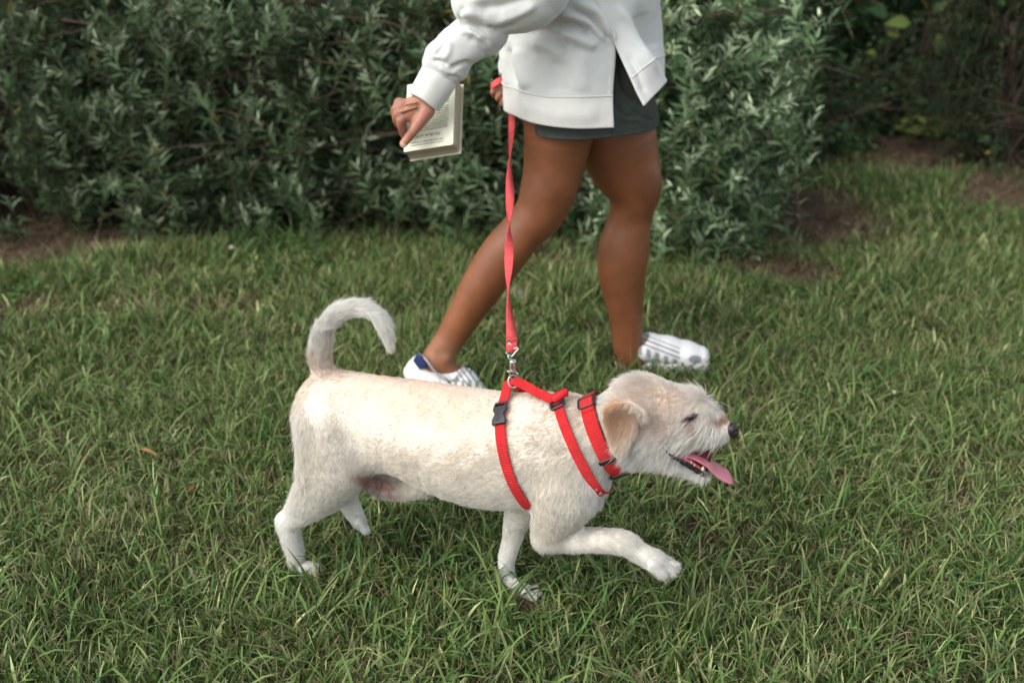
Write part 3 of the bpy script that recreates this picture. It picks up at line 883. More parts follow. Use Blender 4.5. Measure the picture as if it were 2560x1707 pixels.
LB.ell(P(1118, 898, 2.140), (.010, .010, .011), k=.02)            # ankle bone
LB.chain([(1090, 912, 2.165, 34), (1130, 935, 2.155, 26), (1180, 972, 2.14, 18)], k=.02)
LB.chain([(1578, 893, 2.305, 33), (1640, 890, 2.305, 22), (1710, 895, 2.31, 16)], k=.02)
LB.cone((XC, YC, .80), .118, (XC - .03, YC, 1.00), .092, k=.05)
LB.cone((XC - .03, YC, 1.00), .092, (XC - .02, YC, 1.22), .105, k=.05)
LB.cone((XC - .01, YC - .13, 1.29), .05, (XC - .01, YC + .13, 1.29), .05, k=.06)
LB.cone((XC - .01, YC, 1.28), .055, (XC + .01, YC, 1.42), .048, k=.04)
LB.ell((XC + .02, YC, 1.525), (.092, .074, .105), k=.02)
LB.ell((XC + .055, YC, 1.475), (.052, .048, .055), k=.03)
LB.cone((XC + .108, YC, 1.525), .007, (XC + .122, YC, 1.495), .012, k=.012)
LB.cone((XC + .104, YC - .018, 1.462), .007, (XC + .104, YC + .018, 1.462), .007, k=.008)
for s_ in (-1, 1):
    LB.ell((XC + .100, YC + s_ * .03, 1.530), (.012, .014, .009), k=.008, op=-1)
    LB.ell((XC + .005, YC + s_ * .074, 1.51), (.018, .010, .030), k=.006)
NW, FW = P(1064, 250, 2.0), P(1280, 200, 2.365)
LB.chain([(1300, -330, 2.06, 50), (1225, 0, 2.03, 32), (1135, 135, 2.01, 24), (1070, 242, 2.0, 24)], k=.03)
LB.cone((XC - .01, YC + .17, 1.28), .045, P(1340, 30, 2.46), .038, k=.03)
LB.cone(P(1340, 30, 2.46), .036, FW, .024, k=.03)
bV, bQ = LB.build(.005).mesh()
# ---- near hand holding the book
HY = 2.0
HF = Field()
def h(px, py, r, dy=0.0): return (px, py, HY + dy, r)
HF.chain([h(1080, 222, 25), h(1062, 250, 26), h(1046, 264, 28), h(1026, 274, 28), h(1013, 276, 22)], k=.01, sy=.62)
HF.chain([h(1062, 262, 24), h(1056, 286, 17)], k=.012, sy=.8)
# thumb along the page
HF.chain([h(1066, 278, 21, -.008), h(1051, 303, 16, -.018), h(1035, 326, 12.5, -.022), h(1022, 343, 10.8, -.023), h(1009, 359, 10, -.021)], k=.008)
HF.chain([h(1030, 284, 20, -.004), h(1038, 300, 13, -.006)], k=.010)
# fingers curling behind the book
for q in ([h(1006, 262, 15), h(996, 256, 11, .005), h(992, 268, 9, .028), h(1004, 285, 8, .05)],
          [h(1010, 272, 15), h(990, 272, 11, -.002), h(986, 286, 9.5, .022), h(1002, 306, 8.5, .05)],
          [h(1014, 280, 15), h(995, 285, 11.5, -.008), h(992, 304, 10, .014), h(1010, 325, 9, .046)],
          [h(1024, 286, 16), h(1004, 301, 13, -.012), h(1007, 324, 11.5, .004), h(1014, 342, 10, .026), h(1034, 352, 8, .046)]):
    HF.chain(q, k=.005)
HF.chain([h(1015, 262, 3.5, -.020), h(1042, 256, 2.5, -.019)], k=.006)
HF.chain([h(1005, 279, 3.5, -.019), h(1040, 268, 2.5, -.021)], k=.006)
hV, hQ = HF.build(.0013).mesh()
# ---- far hand gripping the leash
FF = Field()
def g2(px, py, r, dy=0.0): return (px - 3, py + 2, 2.335 + dy, r)
FF.chain([g2(1290, 195, 22, .02), g2(1283, 222, 25, .02)], k=.012)
for q in ([g2(1268, 209, 10.5, .01), g2(1252, 214, 9.5, -.012), g2(1237, 227, 8.6, -.014), g2(1238, 236, 7.5, .006)],
          [g2(1272, 222, 10.5, .01), g2(1258, 227, 9.5, -.014), g2(1248, 243, 8.2, -.014), g2(1252, 248, 7, .004)],
          [g2(1276, 234, 10, .01), g2(1266, 240, 9, -.014), g2(1259, 257, 7.8, -.012), g2(1262, 260, 6.5, .004)],
          [g2(1270, 200, 10, .0), g2(1254, 202, 9, .010), g2(1240, 210, 8, .016)]):
    FF.chain(q, k=.003)
fV, fQ = FF.build(.0013).mesh()
allV = np.concatenate([bV, hV, fV]); allQ = np.concatenate([bQ, hQ + len(bV), fQ + len(bV) + len(hV)])
hx, hy = proj(allV)
col = np.tile(SK, (len(allV), 1)) * (1 + .35 * (vnoise(allV, 9, 41) - .5) + .20 * (vnoise(allV, 40, 42) - .5))[:, None]
hm = np.zeros(len(allV)); hm[len(bV):] = 1
col = col * (1 - hm[:, None]) + np.array([.36, .160, .100]) * hm[:, None]
def addc(m, c): 
    global col
    col = col * (1 - m[:, None]) + np.array(c) * m[:, None]
addc(.4 * blob(hx, hy, 1010, 362, 12, 14) * hm, (.50, .27, .20))
addc(.5 * blob(hx, hy, 1018, 318, 9, 22, -20, .4) * hm, (.13, .05, .035))  # shade between thumb and fingers painted into the skin
for kx, ky in ((995, 256), (990, 272), (995, 286), (1003, 300), (1022, 336)):
    addc(.40 * blob(hx, hy, kx, ky, 9, 9, 0, .5) * hm, (.22, .085, .055))
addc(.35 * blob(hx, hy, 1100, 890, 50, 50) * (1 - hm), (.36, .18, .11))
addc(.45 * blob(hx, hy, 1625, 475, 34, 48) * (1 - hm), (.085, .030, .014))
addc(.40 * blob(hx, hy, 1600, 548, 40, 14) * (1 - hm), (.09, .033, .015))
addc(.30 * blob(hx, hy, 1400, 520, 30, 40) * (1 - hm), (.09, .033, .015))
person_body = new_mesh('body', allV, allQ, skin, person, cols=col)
nail = material('fingernail', (.50, .32, .26), rough=.25, spec=.5)
NFl = Field().ell(P(1009, 362, HY - .0275), (.0070, .0022, .0062), k=.001, rot=frame((.55, 0, .83), (0, 1, 0)))
v, q = NFl.build(.0006).mesh()
new_mesh('thumbnail', v, q, nail, person_body)
# ---- hair of the head (above the frame)
HH = Field()
HH.ell((XC + .0, YC, 1.56), (.108, .088, .100), k=.02)
HH.cone((XC - .06, YC, 1.52), .055, (XC - .11, YC, 1.36), .035, k=.03)
HH.ell((XC + .12, YC, 1.50), (.05, .075, .075), k=.015, op=-1)
v, q = HH.build(.005).mesh()
new_mesh('hair', v, q, material('hair_dark', (.018, .012, .009), rough=.5, bump=(90, .8, .004)), person)

# ---- clothing sheets: control rows of (px, py, Y), splined, folded, thickened
def sheet(rows, nu, nv):
    R = np.array([[P(*c) if len(c) == 3 else np.array(c[:3]) for c in r] for r in rows])
    A = np.array([catmull(r, nu) for r in R])                       # rows x nu x 3
    return np.array([catmull(A[:, j], nv) for j in range(nu)]).transpose(1, 0, 2)     # nv x nu x 3
def grid_normals(Gd):
    du = np.gradient(Gd, axis=1); dv = np.gradient(Gd, axis=0)
    N = np.cross(du, dv); return N / (np.linalg.norm(N, axis=2)[..., None] + 1e-12)
def stroke_field(x, y, pts, w, closed=False):
    """0..1 falloff around a polyline in the photo plane, fading at the ends"""
    p = catmull(np.array(pts, float), 24); best = np.full(x.shape, 1e9); tt_ = np.zeros(x.shape)
    for i in range(len(p) - 1):
        e = p[i + 1] - p[i]; t = np.clip(((x - p[i][0]) * e[0] + (y - p[i][1]) * e[1]) / (e @ e + 1e-9), 0, 1)
        dd = np.hypot(x - p[i][0] - t * e[0], y - p[i][1] - t * e[1])
        m = dd < best; best = np.where(m, dd, best); tt_ = np.where(m, (i + t) / (len(p) - 1), tt_)
    return np.exp(-(best / w) ** 2) * np.clip(np.minimum(tt_, 1 - tt_) * 6 + .25, 0, 1)
def fold_sheet(Gd, strokes, center):
    N = grid_normals(Gd)
    sgn = np.sign((N * (Gd - center)).sum(2).mean()); N = N * sgn
    x, y = proj(Gd)
    facing = ((np.array([0, 0, CAM_H]) - Gd) * N).sum(2) > -.25
    off = np.zeros(x.shape)
    for pts, w, amp in strokes: off += amp * stroke_field(x, y, pts, w) * facing
    return Gd + N * off[..., None], N
def sheet_obj(name, Gd, mat, parent, thick, wrap=False, cols=None):
    nv, nu, _ = Gd.shape
    i, j = np.meshgrid(np.arange(nv - 1), np.arange(nu - 1), indexing='ij')
    a = (i * nu + j).ravel(); Fq = np.stack([a, a + 1, a + nu + 1, a + nu], 1)
    o = new_mesh(name, Gd.reshape(-1, 3), Fq, mat, parent)
    md = o.modifiers.new('thickness', 'SOLIDIFY'); md.thickness = thick; md.offset = 0
    return o
def fleece(name, color):
    m = material(name, color, rough=.95, spec=.08, noise=(30, .035), bump=(650, .45, .0012), sheen=.35)
    return m
mat_fleece = fleece('fleece', (.555, .575, .545))
mat_band = fleece('ribbed_band', (.615, .615, .57))
mat_shorts = material('shorts_twill', (.060, .070, .060), rough=.85, spec=.15, noise=(40, .15), bump=(500, .5, .001))
def wr(z, a, b, n=12, cx=XC - .01):
    """world ring from the slit backwards round the body, same sense as the pixel rows"""
    th = np.linspace(-90 + 25, -90 + 25 - 360, n)
    return [(cx + a * math.cos(math.radians(t)), YC + b * math.sin(math.radians(t)), z, 1) for t in th]
R0 = [(1534, 319, 2.062), (1440, 321, 2.055), (1350, 311, 2.075), (1298, 293, 2.13), (1264, 271, 2.24), (1330, 250, 2.37), (1450, 245, 2.42), (1590, 225, 2.39), (1652, 190, 2.29), (1657, 202, 2.19), (1661, 209, 2.09), (1608, 266, 2.02)]
R1 = [(1532, 240, 2.070), (1440, 242, 2.06), (1360, 241, 2.085), (1300, 225, 2.14), (1262, 204, 2.24), (1330, 190, 2.37), (1450, 180, 2.42), (1590, 165, 2.39), (1656, 138, 2.29), (1640, 148, 2.19), (1628, 153, 2.075), (1577, 198, 2.035)]
R2 = [(1539, 118, 2.085), (1440, 125, 2.075), (1350, 125, 2.105), (1288, 115, 2.17), (1250, 98, 2.24), (1320, 80, 2.37), (1450, 70, 2.42), (1590, 60, 2.38), (1650, 48, 2.28), (1610, 95, 2.17), (1584, 102, 2.085), (1541, 118, 2.075)]
R3 = [(1522, 52, 2.08), (1440, 45, 2.07), (1345, 42, 2.10), (1285, 25, 2.17), (1256, 0, 2.24), (1320, -20, 2.37), (1450, -30, 2.42), (1590, -30, 2.38), (1646, -14, 2.27), (1600, 25, 2.16), (1562, 45, 2.10), (1522, 52, 2.08)]
R4 = [(1475, -90, 2.08), (1420, -90, 2.07), (1340, -90, 2.09), (1275, -100, 2.17), (1250, -120, 2.24), (1320, -150, 2.37), (1450, -160, 2.42), (1580, -160, 2.38), (1640, -140, 2.27), (1590, -110, 2.16), (1530, -95, 2.10), (1475, -90, 2.08)]
rowsS = [R0, R1, R2, R3, R4, wr(1.20, .145, .19), wr(1.31, .105, .20), wr(1.375, .075, .09)]
SG = sheet(rowsS, 221, 141)
NB = 20                                                             # rows of the hem band
strokesS = [
    ([(1361, -20), (1364, 20), (1371, 58)], 7, -.0075), ([(1350, -20), (1353, 20), (1358, 50)], 8, .004), ([(1376, -10), (1384, 30)], 9, .004),
    ([(1370, 60), (1405, 62), (1450, 68), (1480, 84)], 13, -.010),
    ([(1396, 34), (1435, 40), (1475, 62), (1521, 104)], 9, .0065),
    ([(1425, 26), (1471, 42), (1500, 76), (1530, 104)], 8, -.006),
    ([(1440, 8), (1490, 30), (1516, 70), (1534, 108)], 9, .006),
    ([(1316, 74), (1361, 84), (1395, 100), (1430, 125)], 17, -.0085),
    ([(1330, 108), (1375, 116), (1410, 140)], 15, .004),
    ([(1400, 84), (1440, 92), (1490, 118)], 14, .006),
    ([(1275, 120), (1280, 165), (1296, 215)], 9, -.0065), ([(1262, 130), (1268, 180), (1274, 215)], 7, .0035), ([(1296, 120), (1304, 175), (1320, 225)], 14, .005),
    ([(1400, 150), (1396, 190), (1400, 235)], 26, -.003), ([(1450, 130), (1452, 180), (1450, 230)], 22, .0025),
    ([(1485, -4), (1510, 34), (1528, 69), (1538, 114)], 2.6, .0022), ([(1481, -2), (1506, 36), (1524, 71), (1534, 114)], 3, -.0020),
    ([(1545, 20), (1575, 70), (1604, 122), (1640, 180)], 9, .004), ([(1600, 30), (1612, 80), (1632, 125)], 16, -.010),
    ([(1570, 140), (1592, 180), (1612, 235)], 9, -.003),
    ([(1300, 262), (1400, 286), (1500, 285)], 22, .003),
]
strokesS = [(p_, w_, a_ * (1.9 if w_ > 4 else 1)) for p_, w_, a_ in strokesS]
SG, SN = fold_sheet(SG, strokesS, np.array([XC, YC, .9]))
nz_ = (vnoise(SG.reshape(-1, 3), 14, 51) - .5).reshape(SG.shape[:2])[..., None] * .006 + (vnoise(SG.reshape(-1, 3), 45, 52) - .5).reshape(SG.shape[:2])[..., None] * .0016
SG = SG + SN * nz_
swe = sheet_obj('sweatshirt', SG[NB:], mat_fleece, person, .005)
hb = SG[:NB + 1] + SN[:NB + 1] * (.0006)
hem = sheet_obj('hem_band', hb, mat_band, swe, .0056)
sm = SG[NB] + SN[NB] * .0034
v, f_ = tube(sm, .0020, 6)
new_mesh('seam', v, f_, mat_band, swe)
i0 = int(2 / 7 * 140) + 1
sd_ = SG[i0:, 0] + SN[i0:, 0] * .0022
v, f_ = tube(sd_, .0013, 6)
new_mesh('seam', v, f_, mat_band, swe)
for cidx in (2, SG.shape[1] - 3):
    sd_ = SG[2:i0, cidx] + SN[2:i0, cidx] * .0026
    v, f_ = tube(sd_, .0009, 6)
    new_mesh('seam', v, f_, mat_band, swe)
# near sleeve: overlapping lobes give the creases
SL = Field()
sy_ = 2.015
def s3(px, py, r, dy=0.0): return (px, py, sy_ + dy, r)
SL.chain([(1330, -420, 2.10, 100), (1345, -180, 2.05, 108), (1335, -40, 2.03, 98), (1262, 0, 2.02, 82), (1192, 8, 2.01, 63)], k=.012)
SL.chain([s3(1215, 78, 50), s3(1172, 100, 56), s3(1125, 138, 52), s3(1106, 178, 46)], k=.006)
SL.chain([s3(1190, 118, 30, -.012), s3(1150, 140, 34, -.016), s3(1140, 172, 34, -.008)], k=.008)
SL.chain([s3(1088, 140, 26, -.008), s3(1080, 158, 24, -.010)], k=.014)
SL.chain([s3(1240, 92, 26, .005), s3(1222, 115, 26, .005)], k=.012)
SL.cone(P(1178, 66, 1.955), .004, P(1222, 118, 1.955), .003, k=.012, op=-1)
SL.cone(P(1128, 168, 1.960), .004, P(1165, 158, 1.960), .002, k=.012, op=-1)
SL.cone(P(1095, 150, 1.955), .003, P(1120, 160, 1.955), .002, k=.012, op=-1)
v, q = SL.build(.0028).mesh()
def fold_points(v, q, strokes):
    n = vertex_normals(v, q); x, y = proj(v)
    face = np.clip(((np.array([0, 0, CAM_H]) - v) * n).sum(1) + .3, 0, 1)
    o_ = np.zeros(len(v))
    for p_, w_, a_ in strokes: o_ += a_ * stroke_field(x, y, p_, w_)
    o_ += (vnoise(v, 20, 61) - .5) * .007 + (vnoise(v, 55, 62) - .5) * .0022
    return v + n * (o_ * np.minimum(face * 4, 1))[:, None]
v = fold_points(v, q, [([(1128, 66), (1168, 64), (1203, 84), (1226, 114)], 5, -.008), ([(1140, 40), (1180, 34), (1215, 50), (1240, 80)], 12, .005),
    ([(1172, 92), (1200, 112), (1214, 142)], 10, -.006), ([(1150, 80), (1180, 84), (1205, 100)], 7, .004), ([(1108, 96), (1104, 120), (1088, 140)], 5, -.0045), ([(1125, 100), (1122, 130), (1108, 150)], 8, .004),
    ([(1128, 172), (1150, 163), (1176, 158)], 6, -.008), ([(1082, 152), (1100, 154), (1118, 164)], 5, -.006), ([(1120, 186), (1140, 196), (1152, 205)], 6, -.004), ([(1098, 168), (1118, 182), (1140, 188)], 6, .004),
    ([(1200, 22), (1262, 14), (1330, -10)], 13, -.007), ([(1180, 2), (1240, -8), (1300, -30)], 10, .005), ([(1240, 55), (1290, 40), (1340, 15)], 10, .005), ([(1222, 62), (1250, 74), (1290, 62)], 6, -.005), ([(1160, 18), (1150, 40), (1160, 56)], 6, -.004)])
new_mesh('sleeve', v, q, mat_fleece, swe)
def cuff(c0, r0, c1, r1, name='cuff'):
    ax = c1 - c0; L_ = np.linalg.norm(ax); ax = ax / L_
    u = np.cross(ax, [0, 1, 0]); u /= np.linalg.norm(u); w = np.cross(ax, u)
    prof = [(-.12, r0 * .9), (0.0, r0 * .955), (.03, r0 * .985), (.35, (r0 * .6 + r1 * .4) * 1.015), (.7, (r0 + r1 * 2) / 3 * 1.01), (.95, r1), (.99, r1 - .001), (1.0, r1 - .0035), (.98, r1 - .0055), (.7, r1 - .006), (.2, r1 - .006)]
    V = []; n = 48
    for t, r in prof:
        for k_ in range(n):
            a = 2 * math.pi * k_ / n
            rr = r * (1 + .012 * math.sin(3 * a + 4 * t) + .010 * math.sin(7 * a + 2))
            V.append(c0 + ax * (L_ * t + .002 * math.sin(2 * a + 1)) + rr * (u * math.cos(a) + w * .86 * math.sin(a)))
    Fc = [(i * n + k_, i * n + (k_ + 1) % n, (i + 1) * n + (k_ + 1) % n, (i + 1) * n + k_) for i in range(len(prof) - 1) for k_ in range(n)]
    return new_mesh(name, np.array(V), Fc, mat_band, swe)
sc_ = float(depth(P(1080, 220, 2.01))) / F_PX
cuff(P(1100, 187, 2.012), 49 * sc_, P(1060, 255, 2.0), 43.5 * sc_)
SL2 = Field()
SL2.chain([(1400, -420, 2.40, 90), (1400, -120, 2.48, 80), (1345, 30, 2.47, 62), (1300, 120, 2.41, 46), (1283, 165, 2.38, 38)], k=.01)
v, q = SL2.build(.004).mesh()
new_mesh('sleeve', v, q, mat_fleece, swe)
cuff(P(1290, 145, 2.39), 36 * sc_ * 1.15, P(1273, 192, 2.36), 27 * sc_ * 1.15)
# shorts
H0 = [(1530, 343, 2.088), (1460, 349, 2.080), (1395, 348, 2.082), (1348, 341, 2.108), (1331, 318, 2.15), (1302, 268, 2.24), (1330, 240, 2.38), (1450, 235, 2.44), (1580, 245, 2.45), (1640, 290, 2.36), (1641, 318, 2.27), (1600, 333, 2.15), (1530, 343, 2.085)]
H1 = [(1535, 250, 2.10), (1460, 255, 2.10), (1395, 252, 2.11), (1345, 240, 2.14), (1318, 222, 2.16), (1300, 190, 2.24), (1335, 165, 2.37), (1450, 160, 2.42), (1570, 170, 2.42), (1625, 205, 2.34), (1632, 240, 2.26), (1598, 245, 2.15), (1535, 250, 2.095)]
H2 = [(1535, 100, 2.11), (1460, 105, 2.10), (1395, 100, 2.11), (1345, 90, 2.14), (1318, 75, 2.18), (1305, 50, 2.24), (1340, 25, 2.35), (1450, 20, 2.39), (1550, 30, 2.38), (1600, 60, 2.32), (1605, 85, 2.24), (1580, 95, 2.16), (1535, 100, 2.11)]
HG = sheet([H0, H1, H2], 181, 50)
strokesH = [([(1527, 345), (1528, 300), (1532, 240)], 3, .0022), ([(1522, 345), (1523, 310)], 3, -.002), ([(1538, 262), (1552, 285), (1575, 296)], 5, -.005), ([(1540, 285), (1562, 298), (1600, 300)], 6, .004), ([(1548, 170), (1560, 215), (1590, 262)], 7, -.006), ([(1560, 160), (1575, 220), (1600, 258)], 6, .004), ([(1550, 240), (1575, 262), (1600, 282)], 5, .004),
            ([(1335, 338), (1403, 343), (1527, 337), (1635, 314)], 3, -.0014), ([(1600, 290), (1620, 300), (1636, 300)], 6, -.003)]
HG, HN = fold_sheet(HG, strokesH, np.array([XC, YC, .75]))
HG = HG + HN * ((vnoise(HG.reshape(-1, 3), 25, 71) - .5).reshape(HG.shape[:2])[..., None] * .006)
sheet_obj('shorts', HG, mat_shorts, person, .003)

# ---- shoes
def shoe(pts, Yw, cutter, stripes, name='shoe'):
    F3 = Field()
    F3.pr = []
    segs = [dict(t='c', a=np.array(a, float), b=np.array(b, float), ra=ra, rb=rb, sy=sy) for (a, ra, sy), (b, rb, _) in zip(pts[:-1], pts[1:])]
    for sgm in segs: F3.cone(sgm['a'], sgm['ra'], sgm['b'], sgm['rb'], k=.012, sy=sgm['sy'])
    if cutter: F3.cone(*cutter, k=.006, op=-1)
    v, q = F3.build(.0016).mesh()
    x, y = proj(v)
    white = np.array([.74, .74, .73]); grey = np.array([.27, .28, .29])
    m = stripes(x, y, v)[:, None]
    return new_mesh(name, v, q, mat_shoe, person, cols=white * (1 - m) + grey * m)
mat_shoe = material('shoe_knit', attr='col', rough=.7, spec=.25, bump=(900, .4, .001))
mat_sole = material('shoe_sole', (.70, .70, .68), rough=.6, noise=(90, .12))
def st_front(x, y, v):
    u = (x - 1625) / 73.0; lv = y - (838 + 28 * u)                  # pixels below the upper line
    s_ = (np.sin(lv / 12.5 * 2 * math.pi) > .25) & (lv > 3) & (lv < 34) & (x < 1700)
    b_ = (np.sin((x - 10) / 22 * 2 * math.pi) > .1) & (lv > 36) & (lv < 58) & (x < 1710)
    t_ = blob(x, y, 1738, 898, 16, 10, 0, .15) > .5
    return (s_ | b_ | t_).astype(float)
def st_rear(x, y, v):
    lv = (x - 1160) * .80 - (y - 918) * .60                           # across the stripes
    s_ = (np.sin(lv / 11 * 2 * math.pi) > .2) & (x > 1138) & (y < 955)
    b_ = (np.sin(x / 18 * 2 * math.pi) > 0) & (y > 950) & (y < 968) & (x > 1120)
    g_ = (x < 1130) & (x > 1045) & (y > 900 + (x - 1045) * .45) & (y < 922 + (x - 1045) * .5)
    return np.clip(s_.astype(float) + b_ + .45 * g_, 0, 1)
k1 = float(depth(P(1650, 900, 2.305))) / F_PX
def W(px, z, Y=2.305): return (P(px, 900, Y)[0], Y, z)
fs = shoe([(W(1568, .048), .034, 1.05), (W(1620, .058), .036, 1.05), (W(1665, .050), .036, 1.15), (W(1715, .038), .033, 1.3), (W(1748, .034), .026, 1.5)], 2.305,
          (np.array(W(1560, .10)), .036, np.array(W(1590, .085)), .030), st_front)
so = Field(); so.cone(W(1562, .016), .030, W(1640, .014), .030, k=.01, sy=1.15); so.cone(W(1640, .014), .030, W(1745, .016), .030, k=.01, sy=1.35)
so.pr.append(dict(t='p', c=np.array(W(1650, -.02)), rot=I3, poly=np.array(rect(-.3, -.3, .3, .3)), th=.012, rd=.002, bend=(0, 0), k=.003, op=-1, g=None))
v, q = so.build(.002).mesh(); v[:, 2] = np.clip(v[:, 2], .0, .028)
new_mesh('sole', v, q, mat_sole, fs)
def Wn(px, py, Y): return P(px, py, Y)
rs = shoe([(Wn(1050, 928, 2.165), .036, 1.05), (Wn(1085, 945, 2.16), .040, 1.05), (Wn(1130, 962, 2.15), .040, 1.1), (Wn(1160, 960, 2.145), .036, 1.15), (Wn(1195, 985, 2.13), .026, 1.4)], 2.16,
          (Wn(1080, 880, 2.13), .034, Wn(1122, 905, 2.12), .030), st_rear)
hb_ = Field(); hb_.cone(Wn(1047, 905, 2.160), .018, Wn(1040, 930, 2.165), .030, k=.01)
v, q = hb_.build(.0016).mesh()
new_mesh('heel_counter', v, q, mat_sole, rs)
tc_ = P(1049, 905, 2.134); ts_ = float(depth(tc_)) / F_PX
TB = Field().plate(tc_, frame((.80, -.60, 0), (.0, .0, 1)), [((x - 1049) * ts_ * 1.15, (905 - y) * ts_ * 1.1) for x, y in [(1028, 907), (1043, 885), (1054, 889), (1070, 911), (1050, 923)]], .0045, .003, bend=(-8, -4), k=.002)
v, q = TB.build(.001).mesh()
new_mesh('heel_tab', v, q, material('navy_patch', (.018, .032, .105), rough=.6, bump=(500, .4, .001)), rs)
rimp = catmull([P(x, y, Y) for x, y, Y in [(1047, 884, 2.16), (1066, 900, 2.125), (1084, 925, 2.115), (1106, 945, 2.112), (1128, 950, 2.112), (1146, 936, 2.118), (1160, 916, 2.14)]], 40)
v, f_ = tube(rimp, .0024, 8)
new_mesh('collar_rim', v, f_, material('shoe_lining', (.36, .35, .34), rough=.8), rs)
so = Field(); so.cone(Wn(1040, 968, 2.165), .026, Wn(1120, 995, 2.15), .026, k=.01, sy=1.2); so.cone(Wn(1120, 995, 2.15), .026, Wn(1200, 1003, 2.13), .024, k=.01, sy=1.4)
v, q = so.build(.002).mesh()
new_mesh('sole', v, q, mat_sole, rs)

# ================================================================== BOOK
BL = P(1010, 381, 2.012); BR = P(1133, 362, 1.985); TR = P(1163, 188, 2.085)
Wd = BR - BL; bw = np.linalg.norm(Wd); Wd /= bw
Hd = TR - BR; Hd -= Wd * (Hd @ Wd); bh = np.linalg.norm(Hd); Hd /= bh
Nd = np.cross(Wd, Hd)
if Nd[1] > 0: Nd = -Nd
BT = .035
book = empty('book', BL + Wd * bw / 2, 'open paperback with cream pages held upside down at the thigh of the person', 'book')
def bx(o_, a, b, c): return [o_ + a * i + b * j + c * k for k in (0, 1) for j in (0, 1) for i in (0, 1)]
BF6 = [(0, 2, 3, 1), (4, 5, 7, 6), (0, 1, 5, 4), (2, 6, 7, 3), (0, 4, 6, 2), (1, 3, 7, 5)]
def pages_mat():
    m = material('page_edges', (.42, .38, .28), rough=.9, spec=.1)
    n, l = nt(m)
    a = n.new('ShaderNodeAttribute'); a.attribute_name = 'leaf'
    nz = n.new('ShaderNodeTexNoise'); nz.noise_dimensions = '1D'; nz.inputs['Scale'].default_value = 160; nz.inputs['Detail'].default_value = 3
    l.new(a.outputs['Fac'], nz.inputs['W'])
    mr = n.new('ShaderNodeMapRange'); mr.inputs['From Min'].default_value = .3; mr.inputs['From Max'].default_value = .7; mr.inputs['To Min'].default_value = .72; mr.inputs['To Max'].default_value = 1.15
    l.new(nz.outputs['Fac'], mr.inputs['Value'])
    v = n.new('ShaderNodeVectorMath'); v.operation = 'SCALE'; v.inputs[0].default_value = (.42, .38, .28)
    l.new(mr.outputs[0], v.inputs['Scale']); l.new(v.outputs[0], n['Principled BSDF'].inputs['Base Color'])
    return m
# page block: slightly fanned, its outline with rounded outer corners
out = []
def rc(cx, cy, r, a0): return [(cx + r * math.cos(math.radians(a0 + a)), cy + r * math.sin(math.radians(a0 + a))) for a in (0, 30, 60, 90)]
o2 = rc(bw - .004, bh - .004, .004, 0) + [(0, bh)] + [(0, 0)] + rc(bw - .004, .004, .004, -90)
NL = 9; V = []; leaf = []
for k_ in range(NL):
    t = k_ / (NL - 1)
    for (a, b) in o2:
        sp_ = 1 + .02 * t
        V.append(BL + Wd * (a + .002 * math.sin(t * 5)) + Hd * (b + .003 * t * math.sin(3 * t)) - Nd * (BT * t)); leaf.append(t)
m_ = len(o2)
Fc = [tuple(range(m_)), tuple((NL - 1) * m_ + i for i in range(m_))[::-1]] + [(k_ * m_ + i, k_ * m_ + (i + 1) % m_, (k_ + 1) * m_ + (i + 1) % m_, (k_ + 1) * m_ + i) for k_ in range(NL - 1) for i in range(m_)]
pb = new_mesh('page_block', np.array(V), Fc, pages_mat(), book, smooth=False)
at_ = pb.data.attributes.new('leaf', 'FLOAT', 'POINT'); at_.data.foreach_set('value', np.array(leaf, np.float32))
mat_page = material('page', (.70, .70, .54), rough=.9, spec=.1, noise=(12, .02))
V = []; Fc = []; m2 = len(o2)
for (a, b) in o2: V.append(BL + Wd * a + Hd * b + Nd * .0010)
for (a, b) in o2: V.append(BL + Wd * a + Hd * b + Nd * .0004)
Fc = [tuple(range(m2)), tuple(range(m2, 2 * m2))[::-1]] + [(i, (i + 1) % m2, m2 + (i + 1) % m2, m2 + i) for i in range(m2)]
pg = new_mesh('open_page', np.array(V), Fc, mat_page, book, smooth=False)
cv = [BL - Nd * (BT + .0006) + Wd * a + Hd * b - Nd * c for c in (0, .0012) for (a, b) in [(-.002, -.002), (bw + .003, -.002), (bw + .003, bh + .003), (-.002, bh + .003)]]
new_mesh('cover', np.array(cv), [(0, 1, 2, 3), (7, 6, 5, 4), (0, 4, 5, 1), (1, 5, 6, 2), (2, 6, 7, 3), (3, 7, 4, 0)], material('book_cover', (.55, .50, .38), rough=.5), book, smooth=False)
mat_ink = material('ink', (.05, .05, .04), rough=.8)
V, Fc = [], []
def dash(a0, a1, b, hgt):
    i = len(V)
    for a, bb in ((a0, b), (a1, b), (a1, b + hgt), (a0, b + hgt)): V.append(BL + Wd * a + Hd * bb + Nd * .0015)
    Fc.append((i, i + 1, i + 2, i + 3))
rr_ = random.Random(4)
rowsb = [bh * .065, bh * .105] + [bh * t for t in np.linspace(.27, .92, 22)]
for ri, b in enumerate(rowsb):
    a = bw * .13; end = bw * (.88 if ri > 1 else .80)
    if ri > 1 and rr_.random() < .12: end *= .55
    while a < end:
        l_ = rr_.uniform(.0022, .0085)
        k_ = a
        while k_ < min(a + l_, end):
            c_ = rr_.uniform(.0007, .0013)
            dash(k_, k_ + c_, b, rr_.choice([.0015, .0015, .0022]))
            k_ += c_ + .0003
        a += l_ + .0013
new_mesh('printed_lines', np.array(V), Fc, mat_ink, pg, smooth=False)
tv, tf = text_mesh('t', 'The Book of M', .0088, .0, 'CENTER', .25)
Wt = BL + Wd * (bw * .50) + Hd * (bh * .195) + Nd * .0015 + tv[:, :1] * -Wd + tv[:, 1:2] * -Hd
new_mesh('chapter_title', Wt, tf, mat_ink, pg, smooth=False)

